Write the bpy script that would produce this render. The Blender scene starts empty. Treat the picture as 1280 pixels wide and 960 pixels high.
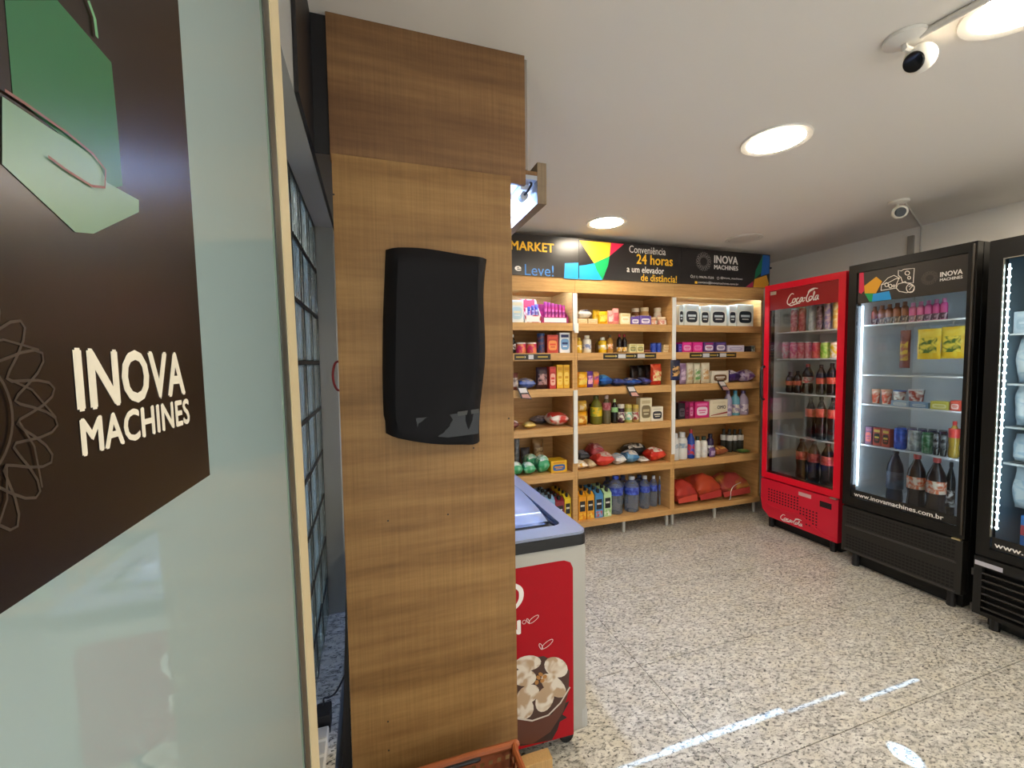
import bpy, bmesh, math, random
from mathutils import Vector, Matrix
random.seed(7)
scene = bpy.context.scene
COL = scene.collection

# ------------------------------------------------------------------ camera
FPX, CX, CY, EYE = 534.2, 640.0, 480.0, 1.5
PITCH, YAW, ROLL = math.radians(3.135), math.radians(18.225), math.radians(0.7165)
FWD = Vector((math.sin(YAW)*math.cos(PITCH), math.cos(YAW)*math.cos(PITCH), -math.sin(PITCH)))
_r0 = Vector((math.cos(YAW), -math.sin(YAW), 0)); _u0 = _r0.cross(FWD)
RGT = _r0*math.cos(ROLL) - _u0*math.sin(ROLL)
UPV = _r0*math.sin(ROLL) + _u0*math.cos(ROLL)
CAM = Vector((0, 0, EYE))
cam_data = bpy.data.cameras.new('camera')
cam_data.sensor_width = 36.0; cam_data.lens = 36.0*FPX/1280.0; cam_data.clip_start = 0.01
cam = bpy.data.objects.new('camera', cam_data); COL.objects.link(cam)
cam.matrix_world = Matrix(((RGT.x, UPV.x, -FWD.x, CAM.x), (RGT.y, UPV.y, -FWD.y, CAM.y),
                           (RGT.z, UPV.z, -FWD.z, CAM.z), (0, 0, 0, 1)))
scene.camera = cam

# ------------------------------------------------------------------ world, sun, exposure
world = bpy.data.worlds.new('world'); scene.world = world; world.use_nodes = True
bg = world.node_tree.nodes['Background']
bg.inputs[0].default_value = (1.0, 0.99, 0.97, 1); bg.inputs[1].default_value = 1.15
SUN_EL = math.radians(42)
sun_data = bpy.data.lights.new('sun', 'SUN'); sun_data.energy = 4.6; sun_data.angle = math.radians(0.25)
sun_data.color = (0.36, 0.62, 1.0)
sun = bpy.data.objects.new('sun', sun_data); COL.objects.link(sun)
sun.rotation_euler = Vector((0, math.cos(SUN_EL), -math.sin(SUN_EL))).to_track_quat('-Z', 'Y').to_euler()
vs = scene.view_settings
vs.view_transform = 'Standard'; vs.look = 'None'; vs.gamma = 1.0; vs.use_curve_mapping = False
vs.exposure = 1.85
try:
    scene.cycles.use_denoising = True
except Exception:
    pass
LAMP = 22.0          # downlight panels
TUBE = 42.0          # cool LED tube in the freezer canopy
FROST = 0.52         # share of light passing the added fill glazing behind the camera

# ------------------------------------------------------------------ measuring helpers (photo point -> place)
def ray(x, y): return FWD + RGT*((x-CX)/FPX) - UPV*((y-CY)/FPX)
def onz(x, y, z): d = ray(x, y); return CAM + d*((z-EYE)/d.z)
def ony(x, y, Y): d = ray(x, y); return CAM + d*(Y/d.y)
def onx(x, y, X): d = ray(x, y); return CAM + d*(X/d.x)

# ------------------------------------------------------------------ materials
def s2l(c):
    if isinstance(c, str):
        c = [int(c[i:i+2], 16)/255 for i in (0, 2, 4)]
    return tuple((v/12.92 if v <= 0.04045 else ((v+0.055)/1.055)**2.4) for v in c) + (1.0,)
MATS = {}
def new_mat(key):
    m = bpy.data.materials.new(key); m.use_nodes = True
    return m, m.node_tree.nodes, m.node_tree.links, m.node_tree.nodes['Principled BSDF']
def mat(c, rough=0.5, metal=0.0, spec=0.5, coat=0.0):
    key = 'm_%s_%s_%s_%s_%s' % (c, rough, metal, spec, coat)
    if key not in MATS:
        m, n, l, b = new_mat(key)
        b.inputs['Base Color'].default_value = s2l(c); b.inputs['Roughness'].default_value = rough
        b.inputs['Metallic'].default_value = metal; b.inputs['Specular IOR Level'].default_value = spec
        b.inputs['Coat Weight'].default_value = coat
        MATS[key] = m
    return MATS[key]
def emit(c, s):
    key = 'e_%s_%s' % (c, s)
    if key not in MATS:
        m, n, l, b = new_mat(key)
        b.inputs['Base Color'].default_value = (0.8, 0.8, 0.8, 1)
        b.inputs['Emission Color'].default_value = (*c, 1); b.inputs['Emission Strength'].default_value = s
        MATS[key] = m
    return MATS[key]
def printed(c1, c2, scale=9.0, rough=0.35):
    """two printed inks in blotches, as on packaging"""
    key = 'p_%s_%s_%s' % (c1, c2, scale)
    if key not in MATS:
        m, n, l, b = new_mat(key)
        tc = n.new('ShaderNodeTexCoord'); no = n.new('ShaderNodeTexNoise'); rp = n.new('ShaderNodeValToRGB')
        no.inputs['Scale'].default_value = scale*1.7; no.inputs['Detail'].default_value = 1.0; no.inputs['Distortion'].default_value = 0.6
        rp.color_ramp.elements[0].position = 0.44; rp.color_ramp.elements[0].color = s2l(c1)
        rp.color_ramp.elements[1].position = 0.60; rp.color_ramp.elements[1].color = s2l(c2)
        l.new(tc.outputs['Object'], no.inputs['Vector']); l.new(no.outputs['Fac'], rp.inputs['Fac'])
        l.new(rp.outputs['Color'], b.inputs['Base Color']); b.inputs['Roughness'].default_value = rough
        MATS[key] = m
    return MATS[key]
def glass(key, tint=(1, 1, 1), refl=0.6, alpha=0.0, diff=(0.8, 0.8, 0.8)):
    """clear thin pane or plastic: see-through plus a fresnel reflection"""
    key = 'g_' + key
    if key not in MATS:
        m, n, l, b = new_mat(key); n.remove(b)
        out = n['Material Output']; tr = n.new('ShaderNodeBsdfTransparent'); gl = n.new('ShaderNodeBsdfGlossy')
        fr = n.new('ShaderNodeFresnel'); mu = n.new('ShaderNodeMath'); mx = n.new('ShaderNodeMixShader')
        mu.operation = 'MULTIPLY'; mu.inputs[1].default_value = refl; fr.inputs[0].default_value = 1.45
        tr.inputs[0].default_value = (*tint, 1); gl.inputs['Roughness'].default_value = 0.02
        l.new(fr.outputs[0], mu.inputs[0]); l.new(mu.outputs[0], mx.inputs[0])
        src = tr
        if alpha > 0:
            df = n.new('ShaderNodeBsdfDiffuse'); df.inputs[0].default_value = (*diff, 1)
            m2 = n.new('ShaderNodeMixShader'); m2.inputs[0].default_value = alpha
            l.new(tr.outputs[0], m2.inputs[1]); l.new(df.outputs[0], m2.inputs[2]); src = m2
        l.new(src.outputs[0], mx.inputs[1]); l.new(gl.outputs[0], mx.inputs[2]); l.new(mx.outputs[0], out.inputs[0])
        MATS[key] = m
    return MATS[key]
def wood(key, dark, light, mid, stretch=(0.7, 0.7, 7.5), hatch=(230, 230, 5), rough=0.45, hatch_amt=0.13):
    m, n, l, b = new_mat(key)
    tc = n.new('ShaderNodeTexCoord'); mp = n.new('ShaderNodeMapping'); no = n.new('ShaderNodeTexNoise')
    mp.inputs['Scale'].default_value = stretch; no.inputs['Scale'].default_value = 1.6
    no.inputs['Detail'].default_value = 7; no.inputs['Roughness'].default_value = 0.62
    rp = n.new('ShaderNodeValToRGB'); e = rp.color_ramp.elements
    e[0].position = 0.30; e[0].color = s2l(dark); e[1].position = 0.72; e[1].color = s2l(light)
    em = e.new(0.5); em.color = s2l(mid)
    mp2 = n.new('ShaderNodeMapping'); mp2.inputs['Scale'].default_value = hatch
    n2 = n.new('ShaderNodeTexNoise'); n2.inputs['Scale'].default_value = 1.0; n2.inputs['Detail'].default_value = 3
    mr = n.new('ShaderNodeMapRange'); mr.inputs['From Min'].default_value = 0.3; mr.inputs['From Max'].default_value = 0.7
    mr.inputs['To Min'].default_value = 1.0-hatch_amt; mr.inputs['To Max'].default_value = 1.0+hatch_amt*0.5
    mx = n.new('ShaderNodeMix'); mx.data_type = 'RGBA'; mx.blend_type = 'MULTIPLY'; mx.inputs[0].default_value = 1.0
    l.new(tc.outputs['Object'], mp.inputs['Vector']); l.new(mp.outputs[0], no.inputs['Vector'])
    l.new(no.outputs['Fac'], rp.inputs['Fac']); l.new(tc.outputs['Object'], mp2.inputs['Vector'])
    l.new(mp2.outputs[0], n2.inputs['Vector']); l.new(n2.outputs['Fac'], mr.inputs['Value'])
    l.new(rp.outputs['Color'], mx.inputs[6]); l.new(mr.outputs[0], mx.inputs[7])
    l.new(mx.outputs[2], b.inputs['Base Color']); b.inputs['Roughness'].default_value = rough
    b.inputs['Specular IOR Level'].default_value = 0.3
    return m
def granite():
    m, n, l, b = new_mat('granite')
    tc = n.new('ShaderNodeTexCoord'); mp = n.new('ShaderNodeMapping')
    mp.inputs['Rotation'].default_value = (0, 0, math.radians(38)); mp.inputs['Scale'].default_value = (1.0, 1.75, 1.0)
    l.new(tc.outputs['Object'], mp.inputs['Vector'])
    def noise(scale, detail, rgh=0.5):
        x = n.new('ShaderNodeTexNoise'); x.inputs['Scale'].default_value = scale
        x.inputs['Detail'].default_value = detail; x.inputs['Roughness'].default_value = rgh
        l.new(mp.outputs[0], x.inputs['Vector']); return x
    def ramp(src, p0, c0, p1, c1):
        r = n.new('ShaderNodeValToRGB'); r.color_ramp.elements[0].position = p0; r.color_ramp.elements[1].position = p1
        r.color_ramp.elements[0].color = c0; r.color_ramp.elements[1].color = c1
        l.new(src.outputs['Fac'], r.inputs['Fac']); return r
    base = ramp(noise(16, 4), 0.35, s2l('bdb8ae'), 0.65, s2l('dedacf'))
    cream = ramp(noise(7, 3), 0.45, (0, 0, 0, 1), 0.75, (1, 1, 1, 1))
    grey = ramp(noise(40, 4, 0.65), 0.50, (0, 0, 0, 1), 0.62, (1, 1, 1, 1))
    black = ramp(noise(58, 5, 0.7), 0.555, (0, 0, 0, 1), 0.615, (1, 1, 1, 1))
    vein = ramp(noise(3.4, 4), 0.47, (0, 0, 0, 1), 0.68, (1, 1, 1, 1))
    def mix(fac, a, bcol):
        x = n.new('ShaderNodeMix'); x.data_type = 'RGBA'; l.new(fac, x.inputs[0])
        if hasattr(a, 'outputs'): l.new(a.outputs[0 if a.bl_idname == 'ShaderNodeValToRGB' else 2], x.inputs[6])
        x.inputs[7].default_value = bcol; return x
    x1 = mix(cream.outputs[0], base, s2l('cfc8b6')); x2 = mix(grey.outputs[0], x1, s2l('8f8b82'))
    add = n.new('ShaderNodeMath'); add.operation = 'MULTIPLY_ADD'; add.inputs[1].default_value = 0.55; add.use_clamp = True
    mul = n.new('ShaderNodeMath'); mul.operation = 'MULTIPLY'
    g2 = ramp(noise(34, 3, 0.6), 0.52, (0, 0, 0, 1), 0.58, (1, 1, 1, 1))
    l.new(vein.outputs[0], mul.inputs[0]); l.new(g2.outputs[0], mul.inputs[1])
    l.new(mul.outputs[0], add.inputs[0]); l.new(black.outputs[0], add.inputs[2])
    x3 = mix(add.outputs[0], x2, s2l('2b2927'))
    l.new(x3.outputs[2], b.inputs['Base Color'])
    b.inputs['Roughness'].default_value = 0.3; b.inputs['Specular IOR Level'].default_value = 0.4
    return m
def plaster(key, c, rough=0.85):
    m, n, l, b = new_mat(key)
    no = n.new('ShaderNodeTexNoise'); no.inputs['Scale'].default_value = 60; no.inputs['Detail'].default_value = 5
    bp = n.new('ShaderNodeBump'); bp.inputs['Strength'].default_value = 0.06
    l.new(no.outputs['Fac'], bp.inputs['Height']); l.new(bp.outputs[0], b.inputs['Normal'])
    b.inputs['Base Color'].default_value = s2l(c); b.inputs['Roughness'].default_value = rough
    b.inputs['Specular IOR Level'].default_value = 0.2
    return m

PANELW = wood('panel_wood', '76552f', 'ab8450', '916c40')
PANELU = wood('panel_wood_upper', '674830', '96714a', '7f5d3d')
SHELFW = wood('shelf_wood', 'bf9158', 'dcae70', 'cd9f64', stretch=(2, 2, 30), hatch=(40, 40, 200), hatch_amt=0.06)
GRAN = granite()
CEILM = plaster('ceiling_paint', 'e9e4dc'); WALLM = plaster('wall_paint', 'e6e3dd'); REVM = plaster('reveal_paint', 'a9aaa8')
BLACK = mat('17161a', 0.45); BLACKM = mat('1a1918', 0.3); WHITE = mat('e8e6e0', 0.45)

# ------------------------------------------------------------------ mesh helpers
def box(bm, a, b, bev=0.0):
    """axis box between two corners"""
    a, b = Vector(a), Vector(b); c = (a+b)/2; s = b-a
    M = Matrix.Translation(c) @ Matrix.Diagonal((abs(s.x), abs(s.y), abs(s.z), 1))
    g = bmesh.ops.create_cube(bm, size=1.0, matrix=M)
    if bev > 0:
        es = {e for v in g['verts'] for e in v.link_edges}
        bmesh.ops.bevel(bm, geom=list(es), offset=bev, segments=2, profile=0.6, affect='EDGES')
    return bm
def lathe(bm, prof, seg=16, c=(0, 0, 0), axis='Z', sx=1.0, sy=1.0):
    """prof: list of (r, z)"""
    c = Vector(c); rings = []
    for r, z in prof:
        ring = []
        for i in range(seg):
            a = 2*math.pi*i/seg; p = (r*math.cos(a)*sx, r*math.sin(a)*sy, z)
            if axis == 'Y': p = (p[0], p[2], p[1])
            if axis == 'X': p = (p[2], p[0], p[1])
            ring.append(bm.verts.new(c+Vector(p)))
        rings.append(ring)
    for A, B in zip(rings, rings[1:]):
        for i in range(seg):
            bm.faces.new((A[i], A[(i+1) % seg], B[(i+1) % seg], B[i]))
    bm.faces.new(list(reversed(rings[0]))); bm.faces.new(rings[-1])
    return bm
def tube(bm, pts, r, seg=8):
    pts = [Vector(p) for p in pts]; rings = []
    for i, p in enumerate(pts):
        t = (pts[min(i+1, len(pts)-1)]-pts[max(i-1, 0)]).normalized()
        a = t.orthogonal().normalized() if i == 0 else (rings_n - t*rings_n.dot(t)).normalized()
        rings_n = a; b = t.cross(a)
        rings.append([bm.verts.new(p + (a*math.cos(2*math.pi*k/seg)+b*math.sin(2*math.pi*k/seg))*r) for k in range(seg)])
    for A, B in zip(rings, rings[1:]):
        for i in range(seg): bm.faces.new((A[i], A[(i+1) % seg], B[(i+1) % seg], B[i]))
    bm.faces.new(list(reversed(rings[0]))); bm.faces.new(rings[-1])
    return bm
def spline(pts, n=6):
    """catmull-rom through 2d/3d points"""
    P = [Vector(p) for p in pts]; out = []
    for i in range(len(P)-1):
        p0, p1, p2, p3 = P[max(i-1, 0)], P[i], P[i+1], P[min(i+2, len(P)-1)]
        for k in range(n):
            t = k/n
            out.append(0.5*((2*p1)+(p2-p0)*t+(2*p0-5*p1+4*p2-p3)*t*t+(3*p1-p0-3*p2+p3)*t**3))
    out.append(P[-1]); return out
def prism(bm, poly, ext):
    """poly: 3d points of one flat face, ext: vector"""
    ext = Vector(ext); A = [bm.verts.new(Vector(p)) for p in poly]; B = [bm.verts.new(Vector(p)+ext) for p in poly]
    bm.faces.new(A); bm.faces.new(list(reversed(B)))
    k = len(A)
    for i in range(k): bm.faces.new((A[i], B[i], B[(i+1) % k], A[(i+1) % k]))
    return bm
def finish(bm):
    bmesh.ops.recalc_face_normals(bm, faces=bm.faces[:])
    return bm
def to_mesh(bm, name, smooth=False):
    finish(bm); me = bpy.data.meshes.new(name); bm.to_mesh(me); bm.free()
    if smooth:
        for p in me.polygons: p.use_smooth = True
        try: me.set_sharp_from_angle(angle=math.radians(38))
        except Exception: pass
    return me
def basis(o):
    return Matrix.Translation(o.location) @ o.rotation_euler.to_matrix().to_4x4()
def world_of(o):
    m = basis(o) if o.parent is None else world_of(o.parent) @ o.matrix_parent_inverse @ basis(o)
    return m
def obj(name, me, m, parent=None, local=False, smooth=False, kind=None):
    """link a mesh (or bmesh) as one object; world coordinates unless local"""
    if isinstance(me, bmesh.types.BMesh): me = to_mesh(me, name, smooth)
    if m is not None and not me.materials: me.materials.append(m)
    o = bpy.data.objects.new(name, me); COL.objects.link(o)
    if parent is not None:
        o.parent = parent
        if not local: o.matrix_parent_inverse = world_of(parent).inverted()
    if kind: o['kind'] = kind
    return o
def tag(o, label, cat, group=None):
    o['label'] = label; o['category'] = cat
    if group: o['group'] = group
    return o
def thing(name, label, cat, loc=(0, 0, 0), rz=0.0, group=None):
    o = bpy.data.objects.new(name, None); COL.objects.link(o); o.location = loc; o.rotation_euler = (0, 0, rz)
    o.empty_display_size = 0.1
    return tag(o, label, cat, group)
def struct(name, bm, m, parent=None, smooth=False):
    o = obj(name, bm, m, parent, smooth=smooth)
    if parent is None: o['kind'] = 'structure'
    return o
def B(): return bmesh.new()
def bx(*pairs, bev=0.0):
    bm = B()
    for a, b in pairs: box(bm, a, b, bev)
    return bm

# flat graphics in a plane: F maps (u, v) to a point
def frame(o, u, v):
    o, u, v = Vector(o), Vector(u), Vector(v)
    return lambda a, b: o + u*a + v*b
def poly(F, pts):
    bm = B(); bm.faces.new([bm.verts.new(F(a, b)) for a, b in pts]); return bm
RIB = [0]
def ribbon(bm, F, pts, w, closed=False):
    RIB[0] = (RIB[0]+1) % 16; lift = (F(1, 0)-F(0, 0)).cross(F(0, 1)-F(0, 0)).normalized()*(0.00003*RIB[0])
    F0 = F; F = lambda a, b: F0(a, b)+lift
    P = [Vector((p[0], p[1])) for p in pts]; n = len(P); L = []; R_ = []
    for i, p in enumerate(P):
        a = P[(i-1) % n] if (closed or i > 0) else p; b = P[(i+1) % n] if (closed or i < n-1) else p
        t = (b-a); t = t.normalized() if t.length > 1e-9 else Vector((1, 0)); q = Vector((-t.y, t.x))
        ww = w[i] if isinstance(w, (list, tuple)) else w
        L.append(bm.verts.new(F(*(p+q*ww/2)))); R_.append(bm.verts.new(F(*(p-q*ww/2))))
    for i in range(n if closed else n-1):
        j = (i+1) % n; bm.faces.new((L[i], L[j], R_[j], R_[i]))
    return bm
def text(s, F, u0, u1, v0, v1, bold=0.0, shear=0.0):
    """lettering fitted to a rectangle of the plane F"""
    cu = bpy.data.curves.new('lettering', 'FONT'); cu.body = s; cu.size = 1.0; cu.shear = shear
    cu.resolution_u = 3; cu.space_character = 1.0 + bold*1.5
    ob = bpy.data.objects.new('lettering', cu); COL.objects.link(ob)
    dg = bpy.context.evaluated_depsgraph_get()
    me = bpy.data.meshes.new_from_object(ob.evaluated_get(dg))
    bpy.data.objects.remove(ob); bpy.data.curves.remove(cu)
    if bold:                                    # a heavier weight: the outline laid down again, slightly shifted
        bm = B(); bm.from_mesh(me); src = bm.faces[:]
        for k_, (dx, dy) in enumerate(((bold*1.6, 0), (-bold*1.6, 0), (0, bold*1.1), (0, -bold*1.1))):
            g = bmesh.ops.duplicate(bm, geom=src)
            for v in [e for e in g['geom'] if isinstance(e, bmesh.types.BMVert)]: v.co += Vector((dx, dy, 0.00005*(k_+1)))
        bm.to_mesh(me); bm.free()
    xs = [v.co.x for v in me.vertices]; ys = [v.co.y for v in me.vertices]
    x0, x1, y0, y1 = min(xs), max(xs), min(ys), max(ys)
    nrm = (F(1, 0)-F(0, 0)).cross(F(0, 1)-F(0, 0)).normalized()
    for v in me.vertices:
        v.co = nrm*v.co.z + F(u0+(v.co.x-x0)/(x1-x0)*(u1-u0), v0+(v.co.y-y0)/(y1-y0)*(v1-v0))
    me.materials.clear()
    return me
def ellipse(cx, cy, rx, ry, n=20, rot=0.0):
    return [(cx+rx*math.cos(t)*math.cos(rot)-ry*math.sin(t)*math.sin(rot), cy+rx*math.cos(t)*math.sin(rot)+ry*math.sin(t)*math.cos(rot))
            for t in [2*math.pi*i/n for i in range(n)]]
def emblem(F, cx, cy, R, w):
    """the ring of interlaced petals next to the wordmark"""
    bm = B()
    for k in range(2):
        pts = []
        for i in range(96):
            t = 2*math.pi*i/96; r = R*(0.78+0.22*math.cos(10*t+math.pi*k))
            pts.append((cx+r*math.cos(t+0.16), cy+r*math.sin(t+0.16)))
        ribbon(bm, F, pts, w, True)
    for k in range(10):
        a = 2*math.pi*k/10
        ribbon(bm, F, [(cx+R*rr*math.cos(a+s), cy+R*rr*math.sin(a+s)) for rr, s in ((0.98, -0.1), (0.75, 0.22), (0.56, 0.5))], w*0.8)
    ribbon(bm, F, ellipse(cx, cy, R*0.5, R*0.5, 40), w, True)
    return bm
# hand-drawn script strokes for the soda wordmark, unit box about 10 x 3.4
SCRIPT = [
    [(2.5, 2.9), (2.1, 3.2), (1.5, 3.0), (0.8, 2.1), (0.4, 1.0), (0.6, 0.25), (1.2, 0.1), (2.0, 0.6)],
    [(2.9, 1.6), (2.4, 1.5), (2.1, 0.8), (2.3, 0.35), (2.8, 0.6), (3.1, 1.2), (2.9, 1.6), (3.4, 1.4)],
    [(4.2, 1.5), (3.8, 1.6), (3.4, 0.9), (3.5, 0.35), (4.0, 0.4), (4.4, 0.8)],
    [(5.3, 1.5), (4.9, 1.6), (4.5, 0.9), (4.6, 0.35), (5.0, 0.6), (5.4, 1.6), (5.3, 0.6), (5.6, 0.4), (6.0, 0.8)],
    [(5.7, 1.3), (6.3, 1.4)],
    [(8.9, 3.4), (8.2, 3.3), (7.4, 2.9), (6.8, 1.9), (6.5, 0.9), (6.8, 0.2), (7.4, 0.3), (7.9, 0.8)],
    [(8.0, 1.6), (7.6, 1.5), (7.3, 0.9), (7.5, 0.35), (8.0, 0.6), (8.3, 1.2), (8.0, 1.6), (8.5, 1.4)],
    [(8.5, 1.0), (9.0, 2.3), (8.9, 2.8), (8.7, 2.2), (8.6, 0.8), (8.8, 0.35), (9.2, 0.8)],
    [(10.0, 1.5), (9.6, 1.6), (9.2, 0.9), (9.3, 0.35), (9.7, 0.6), (10.1, 1.6), (10.0, 0.6), (10.3, 0.4)],
    [(0.5, 0.3), (1.6, -0.35), (3.0, -0.1), (4.6, 0.05)],
    [(7.0, 2.7), (7.4, 3.3), (8.6, 3.7), (9.9, 3.5)],
]
def script_logo(F, u0, u1, v0, v1, w):
    bm = B()
    for st in SCRIPT:
        pts = [(u0+(p[0]-0.4)/9.9*(u1-u0), v0+(p[1]+0.35)/4.05*(v1-v0)) for p in spline([(a, b, 0) for a, b in st], 5)]
        n = len(pts); ribbon(bm, F, pts, [w*(0.55+0.75*math.sin(math.pi*(0.15+0.7*i/max(1, n-1)))) for i in range(n)])
    return bm

# ================================================================== STRUCTURE
CEIL = 2.5; XR = 4.07; YB = 3.57; YF = -1.0; XL = -0.147; XBL = -0.222
fl = struct('floor', bx(((-1.4, YF-0.1, -0.12), (XR+0.1, YB+0.1, -0.012))), mat('4a4742', 0.9))
yj = [-1.0, -0.60, -0.02, 0.56, 1.14, 1.72, 2.30, 2.88, 3.57]
xj = [-1.3, 1.21, XR]
for i in range(len(yj)-1):
    for j in range(2):
        obj('floor_tile', bx(((xj[j]+0.0018, yj[i]+0.0018, -0.02), (xj[j+1]-0.0018, yj[i+1]-0.0018, 0.0))), GRAN, fl)
struct('ceiling', bx(((-0.32, YF-0.2, CEIL), (XR+0.2, YB+0.2, CEIL+0.12))), CEILM)
struct('wall_back', bx(((-1.4, YB, 0), (XR+0.1, YB+0.1, CEIL))), WALLM)
struct('wall_right', bx(((XR, YF, 0), (XR+0.1, YB, CEIL))), WALLM)
# left wall with the glass-block window recess; an open doorway bay in front of it
Y0W, Y1W, ZW0, ZW1 = 0.66, 2.125, 0.30, 2.112
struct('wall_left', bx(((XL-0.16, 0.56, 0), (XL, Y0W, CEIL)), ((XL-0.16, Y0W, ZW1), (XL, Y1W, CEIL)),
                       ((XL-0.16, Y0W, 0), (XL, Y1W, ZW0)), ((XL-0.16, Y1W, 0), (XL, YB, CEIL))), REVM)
struct('trim_1', bx(((XL-0.075, Y0W, ZW0), (XL+0.012, Y1W, ZW0+0.018)), bev=0.003), GRAN)   # granite sill
# front wall, behind the photographer: unseen, slit and hole shaped to cast floor streak and spot
def zs(Yfloor): return (Yfloor-YF)*math.tan(SUN_EL)
segs = [(0.70, 1.02, 1.300, 0.018), (1.02, 1.62, 1.305, 0.028), (1.64, 1.97, 1.290, 0.016), (1.99, 2.37, 1.232, 0.018)]
bm = B(); x = -0.2
for (a, b, yf, h) in segs:
    z = zs(yf)
    if a > x: box(bm, (x, YF-0.012, 0), (a, YF, CEIL))
    hole = (1.64 < a+0.2 < 2.0)
    if a == 1.64:
        hx, hz, rx, rz_ = 1.868, zs(1.0), 0.042, 0.055
        box(bm, (a, YF-0.012, 0), (b, YF, hz-0.1)); box(bm, (a, YF-0.012, hz+0.1), (b, YF, z-h/2))
        box(bm, (a, YF-0.012, hz-0.1), (hx-0.1, YF, hz+0.1)); box(bm, (hx+0.1, YF-0.012, hz-0.1), (b, YF, hz+0.1))
        for k in range(16):
            def ep(t): return (hx+rx*math.cos(t), YF-0.012, hz+rz_*math.sin(t))
            def sp(t):
                m_ = max(abs(math.cos(t)), abs(math.sin(t))); return (hx+0.1*math.cos(t)/m_, YF-0.012, hz+0.1*math.sin(t)/m_)
            t0, t1 = 2*math.pi*k/16, 2*math.pi*(k+1)/16
            prism(bm, [ep(t0), sp(t0), sp(t1), ep(t1)], (0, 0.012, 0))
    else:
        box(bm, (a, YF-0.012, 0), (b, YF, z-h/2))
    box(bm, (a, YF-0.012, z+h/2), (b, YF, CEIL)); x = b
box(bm, (x, YF-0.012, 0), (XR+0.1, YF, CEIL))
box(bm, (-1.4, YF-0.012, 0), (-0.2, YF, CEIL))
mfw, n, l, b = new_mat('fill_light_glazing')                 # unseen wall made translucent so sun and sky give soft fill light
b.inputs['Base Color'].default_value = s2l('a7aaa6'); b.inputs['Roughness'].default_value = 0.5
trn = n.new('ShaderNodeBsdfTranslucent'); trn.inputs[0].default_value = (0.88, 0.82, 0.74, 1)
mxs = n.new('ShaderNodeMixShader'); mxs.inputs[0].default_value = FROST
l.new(b.outputs[0], mxs.inputs[1]); l.new(trn.outputs[0], mxs.inputs[2]); l.new(mxs.outputs[0], n['Material Output'].inputs[0])
struct('wall_front', bm, mfw)
struct('wall_sky_blocker', bx(((-1.4, 0.62, 0), (-1.3, YB, CEIL))), plaster('sky_blocker', '6d767a'))  # unseen wall, raised to darken the view through the glass blocks

# window_1: glass blocks, each block its own piece in a mortar grid
PITCHZ, NROW, PITCHY, NCOL = 0.2035, 9, 0.209, 7
bm = B()
for i in range(NROW+1):
    z = ZW1-i*PITCHZ; box(bm, (XBL-0.055, Y0W, max(z-0.0065, ZW0-0.02)), (XBL+0.0015, Y1W, z+0.0065))
for j in range(NCOL+1):
    y = Y1W-j*PITCHY; box(bm, (XBL-0.055, y-0.0065, ZW0-0.02), (XBL+0.001, y+0.0065, ZW1))
win = struct('window_1', bm, mat('2c3032', 0.9))
mg, n, l, b = new_mat('block_glass')
b.inputs['Base Color'].default_value = (0.40, 0.47, 0.46, 1); b.inputs['Transmission Weight'].default_value = 0.75
b.inputs['Roughness'].default_value = 0.06; b.inputs['IOR'].default_value = 1.45
wv = n.new('ShaderNodeTexWave'); wv.inputs['Scale'].default_value = 9; wv.inputs['Distortion'].default_value = 3
wv.bands_direction = 'Y'; tc = n.new('ShaderNodeTexCoord'); l.new(tc.outputs['Object'], wv.inputs['Vector'])
bp = n.new('ShaderNodeBump'); bp.inputs['Strength'].default_value = 0.55; bp.inputs['Distance'].default_value = 0.01
l.new(wv.outputs['Fac'], bp.inputs['Height']); l.new(bp.outputs[0], b.inputs['Normal'])
blk = B(); box(blk, (-0.05, -PITCHY/2+0.0075, -PITCHZ/2+0.0075), (0, PITCHY/2-0.0075, PITCHZ/2-0.0075), 0.008)
blk = to_mesh(blk, 'glass_block', True); blk.materials.append(mg)
for i in range(NROW):
    for j in range(NCOL):
        o = obj('glass_block', blk, None, win, local=True)
        o.location = (XBL, Y1W-(j+0.5)*PITCHY, ZW1-(i+0.5)*PITCHZ)

# ceiling fittings
def downlight(loc, on, label, group):
    t = thing('ceiling_downlight', label, 'light', loc, 0, group)
    bm = B()
    lathe(bm, [(0.118, -0.001), (0.145, -0.001), (0.143, -0.009), (0.118, -0.006), (0.118, -0.001)], 40)
    obj('ring', bm, mat('d8d4cc', 0.5), t, True, True)
    bm = B(); lathe(bm, [(0.04, -0.013), (0.085, -0.012), (0.110, -0.009), (0.1172, -0.002), (0.1172, -0.0005)], 40)
    obj('diffuser', bm, emit((1.0, 0.86, 0.66), LAMP) if on else mat('cfcac2', 0.6), t, True)
    return t
downlight((1.80, 1.54, CEIL), True, 'lit round ceiling downlight in the middle of the ceiling', 'lit downlights')
downlight((1.665, 2.80, CEIL), True, 'lit round ceiling downlight just in front of the black shop sign', 'lit downlights')
downlight((1.80, 0.74, CEIL), True, 'lit round ceiling downlight cut by the top edge beside the white security camera', 'lit downlights')
downlight((3.0, 2.85, CEIL), False, 'unlit round ceiling downlight near the end of the black sign', None)
downlight((0.9, -0.35, CEIL), True, 'unseen round fill downlight added behind the viewer', 'lit downlights')  # out of view, added to brighten the room
downlight((2.9, 0.1, CEIL), True, 'unseen round fill downlight added above the space before the coolers', 'lit downlights')  # another lamp added out of view for more ceiling light

downlight((3.42, 1.10, CEIL), True, 'unseen round fill downlight added over the edge cooler', 'lit downlights')  # added out of view to lift the right wall above the coolers

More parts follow.
